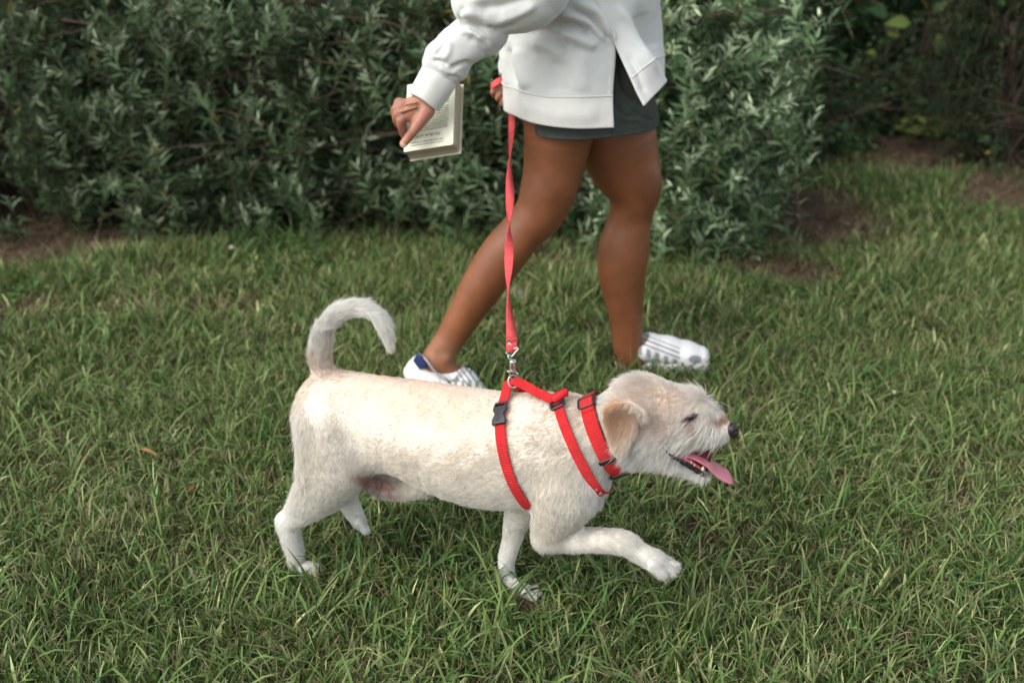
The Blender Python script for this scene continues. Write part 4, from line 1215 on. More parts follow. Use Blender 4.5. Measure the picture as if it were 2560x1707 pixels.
# leash loop bunched in the far hand
v1, f1 = flat_tube(catmull([P(1266, 198, 2.345), P(1252, 200, 2.318), P(1240, 206, 2.312), P(1228, 214, 2.318)], 14), (0, .5, .9), [.0060] * 10 + [.0055, .005, .004, .002], .003)
v2, f2 = flat_tube(catmull([P(1262, 205, 2.325), P(1250, 206, 2.308), P(1238, 213, 2.304), P(1228, 220, 2.312)], 14), (0, .8, .6), [.0045] * 12 + [.003, .002], .0025)
v, f_ = merge([(v1, f1), (v2, f2)])
new_mesh('hand_loop', v, f_, mat_leash, leash)
# ================================================================== GROUND
def bare(x, y):
    """1 where the turf is worn to soil and straw"""
    px, py = proj(np.stack([x, y, np.zeros_like(x)], -1))
    n = vnoise(np.stack([x, y], -1), 4.5, 81) * .6 + vnoise(np.stack([x, y], -1), 14, 82) * .4 - .5
    m = np.zeros(x.shape)
    for cx, cy, rx, ry, a, s_ in [(2020, 545, 150, 62, 5, 1.0), (1930, 672, 150, 34, 8, .95), (40, 775, 120, 34, -6, .7), (330, 775, 120, 20, 0, .5), (2300, 365, 330, 62, 4, 1.0), (700, 770, 200, 22, 0, .45), (60, 650, 120, 34, 0, .75), (1000, 585, 300, 20, 0, .5), (1440, 640, 160, 40, 0, .5), (2500, 480, 120, 50, 0, .8), (1280, 745, 60, 20, 0, .6), (480, 690, 120, 30, 0, .4)]:
        m = np.maximum(m, s_ * blob(px, py, cx, cy, rx, ry, a, .5))
    edge = np.interp(px, [0, 400, 700, 900, 1500, 1900, 2100, 2560], [680, 640, 590, 560, 585, 470, 400, 420])
    m = np.maximum(m, np.clip((edge - py) / 40, 0, 1))
    return np.clip(m * 1.15 + n * (.35 + .6 * m), 0, 1)
def gz(x, y):
    p = np.stack([x, y], -1)
    return (vnoise(p, 2.2, 91) - .5) * .020 + (vnoise(p, 9, 92) - .5) * .010 - .008
def patch(x0, x1, y0, y1, st):
    X, Y = np.meshgrid(np.arange(x0, x1 + st / 2, st), np.arange(y0, y1 + st / 2, st))
    return X, Y
gx = np.concatenate([-np.geomspace(4, 120, 16)[::-1], np.arange(-3.95, 3.96, .05), np.geomspace(4, 120, 16)])
gy = np.concatenate([-np.geomspace(.2, 60, 10)[::-1], np.arange(.0, 7.01, .05), np.geomspace(7.2, 160, 16)])
GX, GY = np.meshgrid(gx, gy)
fade = np.clip((8 - np.hypot(GX, GY - 3)) / 3, 0, 1)
GZ = gz(GX.ravel(), GY.ravel()).reshape(GX.shape) * fade
mat_soil = bpy.data.materials.new('soil'); mat_soil.use_nodes = True
n_, l_ = nt(mat_soil)
tc = n_.new('ShaderNodeTexCoord')
nA = n_.new('ShaderNodeTexNoise'); nA.inputs['Scale'].default_value = 9; nA.inputs['Detail'].default_value = 8
nB = n_.new('ShaderNodeTexNoise'); nB.inputs['Scale'].default_value = 120; nB.inputs['Detail'].default_value = 5
cr = n_.new('ShaderNodeValToRGB')
cr.color_ramp.elements[0].position = .35; cr.color_ramp.elements[0].color = (.040, .026, .018, 1)
cr.color_ramp.elements[1].position = .68; cr.color_ramp.elements[1].color = (.15, .102, .066, 1)
e3 = cr.color_ramp.elements.new(.52); e3.color = (.080, .050, .033, 1)
mixn = n_.new('ShaderNodeMath'); mixn.operation = 'ADD'
hm_ = n_.new('ShaderNodeMath'); hm_.operation = 'MULTIPLY'; hm_.inputs[1].default_value = .5
l_.new(tc.outputs['Object'], nA.inputs['Vector']); l_.new(tc.outputs['Object'], nB.inputs['Vector'])
l_.new(nA.outputs['Fac'], mixn.inputs[0]); l_.new(nB.outputs['Fac'], mixn.inputs[1]); l_.new(mixn.outputs[0], hm_.inputs[0]); l_.new(hm_.outputs[0], cr.inputs['Fac'])
b_ = n_['Principled BSDF']; l_.new(cr.outputs['Color'], b_.inputs['Base Color']); b_.inputs['Roughness'].default_value = .95; b_.inputs['Specular IOR Level'].default_value = .15
bp = n_.new('ShaderNodeBump'); bp.inputs['Strength'].default_value = .9; bp.inputs['Distance'].default_value = .01
l_.new(nB.outputs['Fac'], bp.inputs['Height']); l_.new(bp.outputs['Normal'], b_.inputs['Normal'])
nyy, nxx = GX.shape
a = (np.arange(nyy - 1)[:, None] * nxx + np.arange(nxx - 1)[None, :]).ravel()
ground = new_mesh('ground', np.stack([GX.ravel(), GY.ravel(), GZ.ravel()], -1), np.stack([a, a + 1, a + nxx + 1, a + nxx], 1), mat_soil)
tag(ground, kind='structure')

# ================================================================== GRASS
def blades(pos, az, lean, L, w, curve, twist, colr, K=4, tipw=.12, droop=0.0):
    """ribbons as one big array: pos (n,3), az heading, lean from vertical, curve added along the length"""
    n = len(pos)
    t = np.linspace(0, 1, K + 1)
    th = lean[:, None] + curve[:, None] * t[None, :] ** 1.3
    seg = (L / K)[:, None]
    hd = np.stack([np.cos(az), np.sin(az)], -1)
    r_ = np.concatenate([np.zeros((n, 1)), np.cumsum(np.sin(th[:, 1:]) * seg, 1)], 1)
    z_ = np.concatenate([np.zeros((n, 1)), np.cumsum(np.cos(th[:, 1:]) * seg, 1)], 1)
    c = np.zeros((n, K + 1, 3))
    c[:, :, 0] = pos[:, None, 0] + hd[:, None, 0] * r_; c[:, :, 1] = pos[:, None, 1] + hd[:, None, 1] * r_; c[:, :, 2] = pos[:, None, 2] + z_
    sa = az + math.pi / 2 + twist
    sd = np.stack([np.cos(sa), np.sin(sa), 0 * sa], -1)
    prof = np.interp(t, [0, .35, .75, 1], [.65, 1, .8, tipw])
    hw = (w[:, None] * prof[None, :] / 2)[..., None]
    V = np.stack([c - sd[:, None] * hw, c + sd[:, None] * hw], 2).reshape(-1, 3)
    k = 2 * (K + 1)
    base = (np.arange(n) * k)[:, None, None]; j = np.arange(K)[None, :, None] * 2
    F_ = (base + j + np.array([0, 1, 3, 2])[None, None, :]).reshape(-1, 4)
    col = np.repeat(colr[:, None, :], k, axis=1)
    tm = (rng.random(n) < .30)[:, None, None] * (np.repeat(np.clip((t - .62) / .3, 0, 1), 2)[None, :, None]) * .75
    col = col * (1 - tm) + np.array([.33, .27, .14]) * tm                   # some tips have dried
    bl = np.repeat(np.clip(1 - t * 2.2, 0, 1), 2)[None, :, None] * .55
    col = col * (1 - bl) + np.array([.17, .16, .075]) * bl                  # pale sheath at the foot of the blade
    return V, F_, col.reshape(-1, 3)
mat_grass = material('grass_blade', attr='col', rough=.6, spec=.12, trans=.22)
def scatter(n, y0, y1, margin=.25):
    y = rng.random(n) * (y1 - y0) + y0
    d_ = y * CP + CAM_H * SP
    hw = 1280 / F_PX * d_ + margin
    x = (rng.random(n) * 2 - 1)
    keep = rng.random(n) < hw / (1280 / F_PX * (y1 * CP + CAM_H * SP) + margin)
    x, y = x[keep] * hw[keep], y[keep]
    ne = len(x) // 4                                                # thinner cover carried on past both sides
    xe = (rng.random(ne) * 1.4 + 0) ; ye = rng.random(ne) * (y1 - y0) + y0
    xe = (1280 / F_PX * (ye * CP + CAM_H * SP) + margin + xe) * np.where(rng.random(ne) < .5, -1, 1)
    return np.concatenate([x, xe]), np.concatenate([y, ye])
def palette(n, x, y):
    p = np.stack([x, y], -1)
    u = vnoise(p, 3.0, 101) * .55 + vnoise(p, 11, 102) * .45
    g1 = np.array([.040, .085, .016]); g2 = np.array([.128, .208, .055]); g3 = np.array([.36, .40, .18]); g4 = np.array([.105, .215, .072])
    a_ = np.clip(u + .32 * rng.standard_normal(n), 0, 1)[:, None]
    c = g1 * (1 - a_) + g2 * a_
    m = (rng.random(n) < .28)[:, None]; c = np.where(m, g3 * (.7 + .5 * rng.random((n, 1))), c)
    m = (rng.random(n) < .16)[:, None]; c = np.where(m, g4, c)
    return c * (.50 + 1.0 * rng.random((n, 1)) ** 1.4)
FEET = [(*G(1300, 1492)[:2], .045), (*G(1325, 1505)[:2], .045)]
if 'grass' not in SKIP:
    GS = 1.0
    parts = []
    for (y0, y1, dens) in ((.80, 1.5, 44000), (1.5, 2.3, 34000), (2.3, 3.2, 22000), (3.2, 5.2, 9000)):
        yw = 1280 / F_PX * (y1 * CP + CAM_H * SP) + .25
        n = int(dens * GS * (y1 - y0) * 2 * yw)
        x, y = scatter(n, y0, y1)
        br = bare(x, y)
        tuft = vnoise(np.stack([x, y], -1), 7, 111) * .5 + vnoise(np.stack([x, y], -1), 22, 112) * .5
        keep = (rng.random(len(x)) > br * 1.02) & (rng.random(len(x)) < .10 + 1.7 * tuft)
        x, y, tuft, br = x[keep], y[keep], tuft[keep], br[keep]; n = len(x)
        kind = rng.random(n)
        hscale = (1.0 + .30 * (y0 > 1.9)) * (.55 + .9 * vnoise(np.stack([x, y], -1), 4, 113)) * (1 - .4 * br)
        L = (.024 + .042 * rng.random(n)) * hscale * (.65 + .75 * tuft)
        w = .0016 + .0028 * rng.random(n) ** 1.5
        lean = np.abs(rng.standard_normal(n)) * .42; curve = rng.random(n) * .9
        colr = palette(n, x, y)
        far = 1 + .25 * (y0 > 2.2) + .5 * (y0 > 3)
        w = w * far
        # dry straw, flatter
        dry = kind < .10 + .42 * np.clip(vnoise(np.stack([x, y], -1), 6, 114) - .3, 0, 1) + .35 * (br > .25)
        tan_ = np.array([.34, .27, .16]) * (.45 + .8 * rng.random((n, 1)))
        colr = np.where(dry[:, None], tan_, colr); lean = np.where(dry, .35 + 1.0 * rng.random(n), lean); w = np.where(dry, w * .75, w)
        # long arching blades
        lg = (kind > .94)
        L = np.where(lg, (.075 + .060 * rng.random(n)), L); w = np.where(lg, .0034 + .0022 * rng.random(n), w)
        lean = np.where(lg, .15 + .75 * rng.random(n), lean); curve = np.where(lg, .5 + 1.5 * rng.random(n), curve)
        colr = np.where(lg[:, None], np.array([.130, .200, .060]) * (.75 + .6 * rng.random((n, 1))), colr)
        # medium blades
        md_ = (kind > .80) & ~lg
        L = np.where(md_, .045 + .035 * rng.random(n), L); w = np.where(md_, w * 1.35, w); curve = np.where(md_, .3 + 1.2 * rng.random(n), curve)
        az = rng.random(n) * 2 * math.pi
        for (fx, fy, fr_) in FEET:                                   # turf pressed flat round the feet
            dd_ = np.hypot(x - fx, y - fy); m = dd_ < fr_
            L = np.where(m, np.minimum(L * .55, .03), L); lean = np.where(m, 1.0 + .4 * rng.random(n), lean)
            az = np.where(m, np.arctan2(y - fy, x - fx), az)
        pos = np.stack([x, y, gz(x, y) - .003], -1)
        parts.append(blades(pos, az, lean, L, w, curve, rng.standard_normal(n) * .8, colr))
    # rank grass along the foot of the shrubs and in scattered tufts
    n = int(42000 * GS); x, y = scatter(n, 1.2, 4.4); px_, py_ = proj(np.stack([x, y, 0 * x], -1))
    edge = np.interp(px_, [0, 400, 900, 1500, 1900, 2100, 2560], [690, 640, 585, 600, 510, 480, 510])
    k = ((np.abs(py_ - edge - 10) < 50) & (rng.random(len(x)) < .8)) | ((vnoise(np.stack([x, y], -1), 3.6, 121) > .74) & (rng.random(len(x)) < .35))
    for sx_, sy_, sr_ in ((1600, 950, .07), (1670, 946, .07), (1740, 942, .07), (1800, 930, .05), (1560, 945, .05), (1210, 1010, .08), (770, 1462, .06), (720, 1440, .05), (1310, 1530, .05)):
        sg_ = G(sx_, sy_); k |= np.hypot(x - sg_[0], y - sg_[1]) < sr_
    k &= rng.random(len(x)) > bare(x, y) * 1.6
    x, y = x[k], y[k]; n = len(x)
    parts.append(blades(np.stack([x, y, gz(x, y) - .003], -1), rng.random(n) * 6.283, .5 * np.abs(rng.standard_normal(n)), .06 + .075 * rng.random(n), .003 + .0028 * rng.random(n), .3 + 1.3 * rng.random(n), rng.standard_normal(n), np.array([.072, .155, .040]) * (.5 + 1.0 * rng.random((n, 1)))))
    # dead straw on the worn patches
    n = int(60000 * GS); x, y = scatter(n, 2.2, 4.4); k = (bare(x, y) > .45); x, y = x[k], y[k]; n = len(x)
    parts.append(blades(np.stack([x, y, gz(x, y) + .002 + .010 * rng.random(n)], -1), rng.random(n) * 6.283, 1.1 + .5 * rng.random(n), .02 + .04 * rng.random(n), .0012 + .0016 * rng.random(n), .5 * rng.standard_normal(n), rng.standard_normal(n), np.array([.27, .20, .13]) * (.35 + .8 * rng.random((n, 1))), K=2))
    # thatch: short flat pieces of straw and dead leaf on the soil
    n = int(26000 * GS); x, y = scatter(n, .85, 4.6)
    n = len(x); pos = np.stack([x, y, gz(x, y) + .001 + .010 * rng.random(n)], -1)
    parts.append(blades(pos, rng.random(n) * 6.283, 1.25 + .4 * rng.random(n), .02 + .035 * rng.random(n), .0012 + .0018 * rng.random(n), .3 * rng.standard_normal(n), rng.standard_normal(n), np.array([.24, .17, .10]) * (.45 + .8 * rng.random((n, 1))), K=2))
    # seed heads on thin stalks
    n = int(1500 * GS); x, y = scatter(n, .9, 2.6); n = len(x); keep = bare(x, y) < .3; x, y = x[keep], y[keep]; n = len(x)
    pos = np.stack([x, y, gz(x, y)], -1); az = rng.random(n) * 6.283; lean = .1 + .8 * rng.random(n); cv = .5 * rng.random(n); L = .05 + .05 * rng.random(n)
    parts.append(blades(pos, az, lean, L, np.full(n, .0011), cv, rng.standard_normal(n), np.array([.13, .16, .07]) * (.8 + .4 * rng.random((n, 1)))))
    V0 = parts[-1][0].reshape(n, 10, 3); tip = (V0[:, 8] + V0[:, 9]) / 2; ax = tip - (V0[:, 6] + V0[:, 7]) / 2; ax /= np.linalg.norm(ax, axis=1)[:, None]
    for s_ in range(9):
        for q_ in (-1, 1):
            base_ = tip - ax * (.022 - .0026 * s_)[None] if False else tip - ax * (.024 - .0027 * s_)
            az2 = az + q_ * 1.2 + rng.standard_normal(n) * .15
            parts.append(blades(base_, az2, lean + cv + .25, np.full(n, .0042), np.full(n, .0019), np.zeros(n), np.zeros(n), np.array([.22, .25, .14]) * (.75 + .45 * rng.random((n, 1))), K=2))
    V = np.concatenate([p[0] for p in parts]); o = 0; Fs = []
    for p in parts: Fs.append(p[1] + o); o += len(p[0])
    g_o = new_mesh('grass', V, np.concatenate(Fs), mat_grass, cols=np.concatenate([p[2] for p in parts]))
    tag(g_o, 'mown green lawn grass mixed with dry straw blades and longer arching leaves', 'grass', kind='stuff')

# ================================================================== SHRUBS
def leaf_cloud(base, direc, up, L, w, colr, bend=.25, fold=.18, K=3):
    """lance shaped leaves, two rows of faces folded along the midrib"""
    n = len(base)
    direc = direc / (np.linalg.norm(direc, axis=1)[:, None] + 1e-9)
    sd = np.cross(direc, up); sd /= np.linalg.norm(sd, axis=1)[:, None] + 1e-9
    nr = np.cross(sd, direc)
    t = np.linspace(0, 1, K + 1)
    hw = np.interp(t, [0, .3, .6, 1], [.10, 1, .85, .04])
    rows = []
    for k in range(K + 1):
        c = base + direc * (L * t[k])[:, None] - nr * (bend * L * t[k] ** 2)[:, None]
        e = nr * (fold * w * hw[k])[:, None]
        rows += [c - sd * (w * hw[k] / 2)[:, None] + e, c, c + sd * (w * hw[k] / 2)[:, None] + e]
    V = np.stack(rows, 1).reshape(-1, 3); m = 3 * (K + 1)
    fs = []
    for k in range(K):
        fs += [[3 * k, 3 * k + 1, 3 * k + 4, 3 * k + 3], [3 * k + 1, 3 * k + 2, 3 * k + 5, 3 * k + 4]]
    F_ = ((np.arange(n) * m)[:, None, None] + np.array(fs)[None]).reshape(-1, 4)
    return V, F_, np.repeat(colr, m, axis=0)
def fast_tubes(P0, P1, P2, r0, r1, seg=5, K=5):
    """many bent twigs (quadratic curves) as one array"""
    n = len(P0); t = np.linspace(0, 1, K)[None, :, None]
    c = P0[:, None] * (1 - t) ** 2 + 2 * P1[:, None] * t * (1 - t) + P2[:, None] * t ** 2
    T = np.gradient(c, axis=1); T /= np.linalg.norm(T, axis=2)[..., None] + 1e-9
    u = np.cross(T, np.array([.3, .2, 1.]) ); u /= np.linalg.norm(u, axis=2)[..., None] + 1e-9
    w_ = np.cross(T, u); r = (r0[:, None] * (1 - t[..., 0]) + r1[:, None] * t[..., 0])
    a = np.arange(seg) / seg * 2 * math.pi
    V = c[:, :, None] + r[:, :, None, None] * (u[:, :, None] * np.cos(a)[None, None, :, None] + w_[:, :, None] * np.sin(a)[None, None, :, None])
    i, s_ = np.meshgrid(np.arange(K - 1), np.arange(seg), indexing='ij'); i, s_ = i.ravel(), s_.ravel(); s2 = (s_ + 1) % seg
    q = np.stack([i * seg + s_, i * seg + s2, (i + 1) * seg + s2, (i + 1) * seg + s_], 1)
    F_ = ((np.arange(n) * K * seg)[:, None, None] + q[None]).reshape(-1, 4)
    return V.reshape(-1, 3), F_
def cat(parts):
    o = 0; Fs = []
    for p in parts: Fs.append(p[1] + o); o += len(p[0])
    return np.concatenate([p[0] for p in parts]), np.concatenate(Fs), (np.concatenate([p[2] for p in parts]) if len(parts[0]) > 2 else None)
mat_leaf = material('silver_leaf', attr='col', rough=.8, spec=.06, trans=.30)
mat_leaf2 = material('green_leaf', attr='col', rough=.55, spec=.15, trans=.25)
mat_bark = material('twig_bark', (.075, .052, .038), rough=.9, spec=.1, noise=(60, .35))
def unit(v): return v / (np.linalg.norm(v, axis=-1, keepdims=True) + 1e-9)
def shrub(name, label, cx, cy, rx, ry, hgt, nsprig, leafL, leafW, c_old, c_tip, group=None, spray=11, bare_n=14, mat=None, cat_='shrub', up=.75, seed=1, lowcut=.06, skirt=.42, gapt=.36, nst=40):
    r = np.random.default_rng(seed)
    root = empty(name, (cx, cy, 0), label, cat_, group)
    # sprig anchor points through the outer half of the dome and in a skirt reaching the ground on the lawn side
    n = nsprig
    th = r.random(n) * 2 * math.pi; ph = np.arccos(r.random(n) * 1.05 - .05)
    dr = np.stack([np.cos(th) * np.sin(ph), np.sin(th) * np.sin(ph), np.cos(ph)], -1)
    rad = .58 + .50 * r.random(n) ** .8 + .22 * (vnoise(dr + seed, 2.6, seed) - .5) * 2
    q = np.array([cx, cy, hgt * .30]) + dr * rad[:, None] * np.array([rx, ry, hgt * .70])
    q[:, 2] = np.maximum(q[:, 2], lowcut + .10 * r.random(n))
    sk = r.random(n) < skirt
    ths = -math.pi / 2 + r.standard_normal(n) * .75; rs_ = .55 + .5 * r.random(n); zs = lowcut + (hgt * .55) * r.random(n) ** 1.25
    drs = np.stack([np.cos(ths), np.sin(ths), .25 + 0 * ths], -1)
    qs = np.stack([cx + np.cos(ths) * rs_ * rx * 1.12, cy + np.sin(ths) * rs_ * ry * 1.05, zs], -1)
    q = np.where(sk[:, None], qs, q); dr = np.where(sk[:, None], drs, dr)
    lf = r.random(n) < .10                                             # loose shoots sticking out of the mass
    q = np.where(lf[:, None], q + dr * .13 + np.array([0, 0, .07]), q)
    gap = vnoise(q, 3.4, seed + 5) + .5 * lf
    keep = gap > gapt
    q, dr, rad, lf = q[keep], dr[keep], rad[keep], lf[keep]; n = len(q)
    sdir = unit(dr * np.array([1, 1, .3]) * (1 - up) + np.array([0, 0, up]) + .35 * r.standard_normal((n, 3)))
    sL = (.10 + .16 * r.random(n) ** 1.5) if leafL > .04 else (.09 + .11 * r.random(n))
    sL = sL * (1 + .7 * lf)
    base0 = q - sdir * sL[:, None]
    parts = []
    tone = (.70 + .55 * vnoise(q, 5, seed + 9) + .12 * r.standard_normal(n)).clip(.4, 1.5)
    for k in range(spray):
        t = (k + .3 * r.random(n)) / spray
        for s_ in (0, 1):
            a = k * 2.4 + s_ * math.pi + r.random(n) * .8
            u = unit(np.cross(sdir, np.array([.2, .1, 1.]) + .01)); w_ = np.cross(sdir, u)
            rdir = u * np.cos(a)[:, None] + w_ * np.sin(a)[:, None]
            open_ = np.interp(t, [0, 1], [1.25, .45])
            d_ = unit(sdir * np.cos(open_)[:, None] + rdir * np.sin(open_)[:, None] + .12 * r.standard_normal((n, 3)))
            LL = leafL * np.interp(t, [0, .5, .85, 1], [.85, 1, .7, .42]) * (.75 + .5 * r.random(n))
            tipm = np.clip((t - .55) / .4, 0, 1)[:, None]
            c = (c_old * (1 - tipm) + c_tip * tipm) * tone[:, None] * (.8 + .4 * r.random((n, 1)))
            yel = (r.random(n) < .006)[:, None]; c = np.where(yel, np.array([.22, .17, .04]), c)
            m = r.random(n) < .93
            parts.append(leaf_cloud((base0 + sdir * (sL * t)[:, None])[m], d_[m], sdir[m], LL[m], (LL * leafW)[m], c[m], bend=.12 + .2 * r.random(m.sum())))
    V, F_, cc_ = cat(parts)
    new_mesh('foliage', V, F_, mat or mat_leaf, root, cols=cc_)
    # woody stems: from the stool to anchor points, with the sprig stalks
    nb = min(n, nst)
    i = r.choice(n, nb, replace=False)
    foot = np.array([cx, cy, 0]) + np.stack([r.standard_normal(nb) * rx * .28, r.standard_normal(nb) * ry * .28, 0 * i], -1)
    mid = (foot + base0[i]) / 2 + r.standard_normal((nb, 3)) * .05 + np.array([0, 0, .10])
    tb = [fast_tubes(foot, mid, base0[i], .0045 + .004 * r.random(nb), np.full(nb, .0016), K=8)]
    tb.append(fast_tubes(base0 - sdir * .02, (base0 + q) / 2, q, np.full(n, .0016), np.full(n, .0008), seg=4, K=3))
    # long arching bare branches on the lawn side
    nb = bare_n
    x0 = cx + r.uniform(-1, 1, nb) * rx * .9; y0 = cy - ry * r.uniform(.55, .98, nb); z0 = r.uniform(.12, .85, nb) * hgt
    ln = r.uniform(.3, .75, nb) * r.choice([-1, 1], nb)
    a_ = np.stack([x0 - ln / 2, y0 + .12, z0 - r.uniform(-.1, .12, nb)], -1); c_ = np.stack([x0 + ln / 2, y0 - .02, z0 + r.uniform(-.15, .15, nb)], -1)
    tb.append(fast_tubes(a_, (a_ + c_) / 2 + np.array([0, -.05, .06]), c_, np.full(nb, .0045), np.full(nb, .0018), seg=6, K=9))
    V, F_, _ = cat(tb)
    new_mesh('branches', V, F_, mat_bark, root)
    return root
if 'shrub' not in SKIP:
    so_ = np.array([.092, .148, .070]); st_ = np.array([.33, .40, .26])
    G_ = 'silver leaved shrubs behind the lawn'
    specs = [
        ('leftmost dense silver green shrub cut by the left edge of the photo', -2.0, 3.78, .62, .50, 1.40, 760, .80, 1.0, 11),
        ('shade darkened silver green shrub above the worn soil, second from the left edge', -1.25, 3.80, .56, .50, 1.35, 700, .85, 1.0, 12),
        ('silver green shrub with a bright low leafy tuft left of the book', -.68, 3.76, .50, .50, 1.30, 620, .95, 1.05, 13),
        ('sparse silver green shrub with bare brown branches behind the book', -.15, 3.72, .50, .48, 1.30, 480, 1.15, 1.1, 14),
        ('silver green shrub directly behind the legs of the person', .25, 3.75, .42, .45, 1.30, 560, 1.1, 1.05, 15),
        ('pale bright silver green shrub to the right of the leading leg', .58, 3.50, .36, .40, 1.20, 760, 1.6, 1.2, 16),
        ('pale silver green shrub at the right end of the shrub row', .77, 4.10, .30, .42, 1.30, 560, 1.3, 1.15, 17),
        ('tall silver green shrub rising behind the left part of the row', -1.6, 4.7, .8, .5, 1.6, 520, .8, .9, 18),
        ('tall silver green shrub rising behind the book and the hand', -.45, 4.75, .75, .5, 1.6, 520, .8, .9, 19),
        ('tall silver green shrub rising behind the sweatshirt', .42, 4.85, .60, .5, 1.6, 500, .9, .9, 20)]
    for lab, cx, cy, rx, ry, hh, ns, t0, t1, sd_ in specs:  # leaf tone per shrub; the left ones carry shade in their colour
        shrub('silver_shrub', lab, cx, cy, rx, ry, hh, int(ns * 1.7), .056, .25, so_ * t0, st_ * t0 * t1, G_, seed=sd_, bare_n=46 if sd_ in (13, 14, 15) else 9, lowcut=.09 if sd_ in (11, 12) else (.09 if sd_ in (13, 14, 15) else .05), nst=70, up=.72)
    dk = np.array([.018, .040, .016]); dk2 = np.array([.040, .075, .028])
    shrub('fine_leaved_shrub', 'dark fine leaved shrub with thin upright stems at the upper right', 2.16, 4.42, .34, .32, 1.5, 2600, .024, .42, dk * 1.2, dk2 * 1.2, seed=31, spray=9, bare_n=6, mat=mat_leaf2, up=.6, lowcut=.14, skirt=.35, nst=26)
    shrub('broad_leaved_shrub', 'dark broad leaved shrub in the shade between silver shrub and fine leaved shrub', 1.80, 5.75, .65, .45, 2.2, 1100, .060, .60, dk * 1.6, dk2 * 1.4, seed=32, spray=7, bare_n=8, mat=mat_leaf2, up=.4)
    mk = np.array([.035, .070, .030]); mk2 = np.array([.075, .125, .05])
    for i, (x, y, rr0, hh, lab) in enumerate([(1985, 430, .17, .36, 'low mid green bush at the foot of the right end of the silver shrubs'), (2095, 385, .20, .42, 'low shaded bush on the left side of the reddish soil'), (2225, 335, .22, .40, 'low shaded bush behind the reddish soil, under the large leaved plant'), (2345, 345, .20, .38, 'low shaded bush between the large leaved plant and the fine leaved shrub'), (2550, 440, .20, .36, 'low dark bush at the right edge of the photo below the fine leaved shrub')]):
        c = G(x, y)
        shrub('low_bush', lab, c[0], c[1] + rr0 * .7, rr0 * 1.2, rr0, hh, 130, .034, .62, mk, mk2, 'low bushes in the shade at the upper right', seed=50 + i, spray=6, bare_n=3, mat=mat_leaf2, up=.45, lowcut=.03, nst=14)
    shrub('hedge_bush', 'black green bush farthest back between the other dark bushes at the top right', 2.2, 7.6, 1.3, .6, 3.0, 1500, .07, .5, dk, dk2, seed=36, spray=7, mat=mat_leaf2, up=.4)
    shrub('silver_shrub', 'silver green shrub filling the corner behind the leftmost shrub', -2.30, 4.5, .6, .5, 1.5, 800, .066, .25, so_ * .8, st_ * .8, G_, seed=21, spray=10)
    shrub('hedge_bush', 'black green bush in deep shade at the top right corner', 3.0, 5.9, .9, .6, 3.2, 1500, .06, .5, dk, dk2, seed=33, spray=8, mat=mat_leaf2, up=.4)  # hedge bushes carried up out of view, taller to darken the light here
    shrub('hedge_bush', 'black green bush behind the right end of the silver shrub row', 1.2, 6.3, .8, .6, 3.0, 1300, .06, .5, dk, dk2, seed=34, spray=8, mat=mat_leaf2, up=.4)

# ================================================================== SMALL THINGS
def rosette(name, label, px, py, nleaf, size, colr, seed, group=None, zoff=0.0, tall=.5, cat_='weed'):
    r = np.random.default_rng(seed)
    c = G(px, py, zoff)
    root = empty(name, (c[0], c[1], 0), label, cat_, group)
    base = np.tile(c, (nleaf, 1)); base[:, 2] = gz(base[:, 0], base[:, 1])
    a = np.arange(nleaf) * 2.4 + r.random(nleaf)
    ends = base + np.stack([np.cos(a) * size * (.5 + r.random(nleaf)), np.sin(a) * size * (.5 + r.random(nleaf)), size * tall * (1 + 1.6 * r.random(nleaf))], -1)
    V, F_ = fast_tubes(base, (base + ends) / 2 + np.array([0, 0, size * .4]), ends, np.full(nleaf, .0010), np.full(nleaf, .0006), seg=4)
    new_mesh('stalks', V, F_, mat_stalk, root)
    ps = []
    for k in range(3):
        d_ = unit(np.stack([np.cos(a + (k - 1) * 1.3), np.sin(a + (k - 1) * 1.3), .25 + .3 * r.random(nleaf)], -1))
        LL = size * (.75 + .5 * r.random(nleaf))
        ps.append(leaf_cloud(ends, d_, np.tile([0, 0, 1.], (nleaf, 1)) + .3 * r.standard_normal((nleaf, 3)), LL, LL * .72, colr * (.7 + .6 * r.random((nleaf, 1))), bend=.2, K=4))
    V, F_, cc_ = cat(ps)
    new_mesh('leaves', V, F_, mat_leaf2, root, cols=cc_)
    return root
mat_stalk = material('stalk_green', (.09, .12, .04), rough=.6)
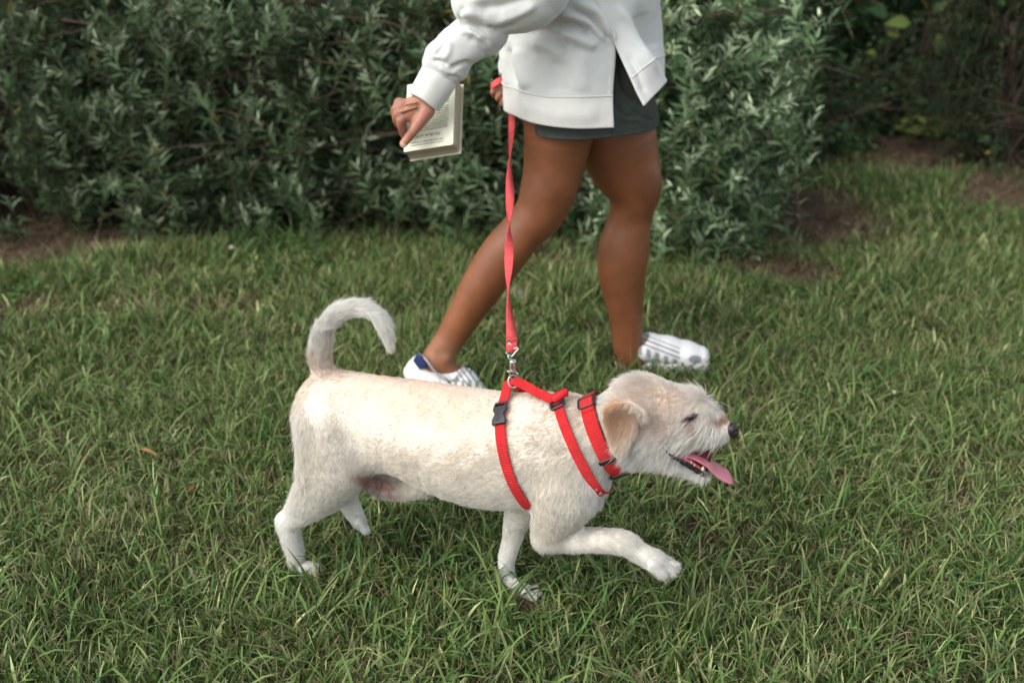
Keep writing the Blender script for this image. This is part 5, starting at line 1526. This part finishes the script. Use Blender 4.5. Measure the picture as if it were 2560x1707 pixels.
if 'small' not in SKIP:
    yg = np.array([.16, .21, .05]); mg = np.array([.06, .12, .035]); dg = np.array([.035, .075, .030])
    gw = 'small broad leaved weeds on the worn soil at the left'
    rosette('weed', 'yellow green weed on the bare soil near the left edge, highest of its group', 104, 672, 6, .022, yg, 1, gw)
    rosette('weed', 'light green weed just below and right of the highest weed at the left', 168, 694, 7, .022, mg * 1.5, 2, gw)
    rosette('weed', 'bright three leaved weed in the middle of the worn soil at the left', 72, 732, 5, .026, mg * 1.7, 3, gw)
    rosette('weed', 'low weed touching the left edge of the photo beside worn soil', 14, 762, 6, .022, mg * 1.5, 4, gw)
    gi = 'leafy weeds in the shade at the upper right'
    for i, (x, y, k, lab) in enumerate([(2005, 395, 1.0, 'leafy weed tucked under the right end of the silver shrubs'), (2060, 372, 1.2, 'leafy weed second from the silver shrubs at the upper right'), (2110, 398, 1.1, 'leafy weed at the near edge of the shaded soil, right of two others'),
                                         (2150, 352, .9, 'leafy weed on the left side of the reddish shaded soil'), (2270, 345, 1.3, 'yellow green weed standing in the middle of the shaded soil'), (2325, 350, 1.3, 'yellow green weed right of the middle of the shaded soil'),
                                         (2420, 372, .8, 'dark leafy weed at the foot of the fine leaved shrub, left side'), (2470, 330, 1.0, 'dark leafy weed among the stems of the fine leaved shrub'), (2545, 372, 1.1, 'leafy weed at the right edge of the photo under the fine leaved shrub')]):
        rosette('weed', lab, x, y + 20, 16, .036, (mg if k < 1.25 else yg * .8) * k, 20 + i, gi, tall=1.5)
    # large leaved plant in front of the dark gap
    c = G(2262, 285)
    root = empty('large_leaved_plant', (c[0], c[1], 0), 'plant with big yellow green leaves in front of the black gap at the top right', 'plant')
    tgt = [P(x, y, c[1] - .1) for x, y in [(2275, 58), (2348, 50), (2220, 40), (2345, 85), (2250, 88), (2190, 135), (2330, 30)]]
    b0 = np.tile([c[0], c[1], 0.0], (len(tgt), 1)); tg = np.array(tgt)
    V, F_ = fast_tubes(b0, b0 * .4 + tg * .6 + np.array([0, 0, .15]), tg, np.full(len(tg), .004), np.full(len(tg), .0018), K=8)
    new_mesh('stems', V, F_, mat_bark, root)
    dd = unit(np.array([[-.9, -.3, .1], [.8, -.3, .2], [-.7, -.2, .3], [.1, -.4, -.9], [-.8, -.4, .2], [-.6, -.3, .2], [.6, -.4, .6]]))
    V, F_, cc_ = leaf_cloud(tg, dd, np.tile([0.1, -.75, .6], (len(tg), 1)), np.array([.14, .12, .12, .12, .075, .06, .1]), np.array([.075, .06, .08, .07, .045, .04, .05]), np.array([[.12, .17, .04], [.08, .12, .035], [.035, .08, .03], [.09, .13, .035], [.16, .18, .04], [.15, .18, .04], [.05, .09, .03]]), K=6)
    new_mesh('leaves', V, F_, mat_leaf2, root, cols=cc_)
    # pale flower
    c = G(2380, 300)
    root = empty('flower', (c[0], c[1], 0), 'small cream flower head on a thin stalk left of the fine leaved shrub', 'flower')
    top = P(2390, 100, c[1] - .25)
    V, F_ = fast_tubes(np.array([[c[0], c[1] - .2, 0]]), np.array([[c[0], c[1] - .2, .3]]), top[None], np.array([.002]), np.array([.0012]), K=8)
    new_mesh('stalk', V, F_, mat_stalk, root)
    n = 9; a = np.arange(n) * .7
    V, F_, cc_ = leaf_cloud(np.tile(top, (n, 1)), unit(np.stack([np.cos(a), np.sin(a) * .6 - .2, .5 + 0 * a], -1)), np.tile([0, 0, 1.], (n, 1)), np.full(n, .024), np.full(n, .012), np.tile([.62, .58, .44], (n, 1)))
    new_mesh('petals', V, F_, mat_leaf2, root, cols=cc_)
    # stone and fallen bits
    RK = Field(); c = G(1296, 748); r = np.random.default_rng(5)
    for k in range(7): RK.ell(c + np.array([r.uniform(-.022, .022), r.uniform(-.02, .02), .004 + r.uniform(0, .012)]), np.array([r.uniform(.014, .026), r.uniform(.012, .022), r.uniform(.010, .018)]), k=.008)
    v, q = RK.build(.002).mesh(); v = v + (vnoise(v, 90, 7) - .5)[:, None] * .004
    tag(new_mesh('stone', v, q, material('pale_stone', (.16, .155, .14), rough=.95, noise=(70, .35), bump=(160, .8, .003))), 'pale grey stone lying in the worn grass just right of the leash', 'stone')
    def fallen(px, py, L, w, colr, lab, ang, seed, name='fallen_leaf', cat_='leaf'):
        c = G(px, py, .03); a = math.radians(ang)
        V, F_, cc_ = leaf_cloud(c[None], np.array([[math.cos(a), math.sin(a), .15]]), np.array([[.1, -.2, 1.]]), np.array([L]), np.array([w]), np.array([colr]), bend=.35, fold=.35, K=6)
        tag(new_mesh(name, V, F_, mat_leaf2, cols=cc_), lab, cat_)
    fallen(348, 1122, .058, .010, (.42, .22, .09), 'curled orange brown dead leaf resting on the grass left of the dog', -25, 1)
    fallen(572, 622, .026, .020, (.60, .56, .48), 'small pale petal lying on the ground in front of the left shrubs', 20, 2, 'fallen_petal', 'petal')
    fallen(468, 1230, .040, .008, (.36, .15, .07), 'narrow red brown dead leaf in the grass left of the hind legs', 70, 3)
    fallen(2235, 985, .030, .012, (.55, .48, .36), 'pale dead leaf standing in the grass to the right of the dog', 80, 4)
    # leaf litter on the worn soil
    n = 9000; x, y = scatter(n, 2.2, 6.2); br = bare(x, y); k = rng.random(len(x)) < br * .9; x, y = x[k], y[k]; n = len(x)
    base = np.stack([x, y, gz(x, y) + .004 + .01 * rng.random(n)], -1); a = rng.random(n) * 6.283
    V, F_, cc_ = leaf_cloud(base, np.stack([np.cos(a), np.sin(a), .35 * rng.standard_normal(n)], -1), np.stack([.5 * rng.standard_normal(n), .5 * rng.standard_normal(n), np.ones(n)], -1), .014 + .03 * rng.random(n), .006 + .010 * rng.random(n), np.array([.13, .085, .05]) * (.25 + .8 * rng.random((n, 1))), bend=.5, fold=.3)
    tag(new_mesh('leaf_litter', V, F_, mat_leaf2, cols=cc_), 'brown dead leaves scattered over the bare soil', 'leaf litter', kind='stuff')
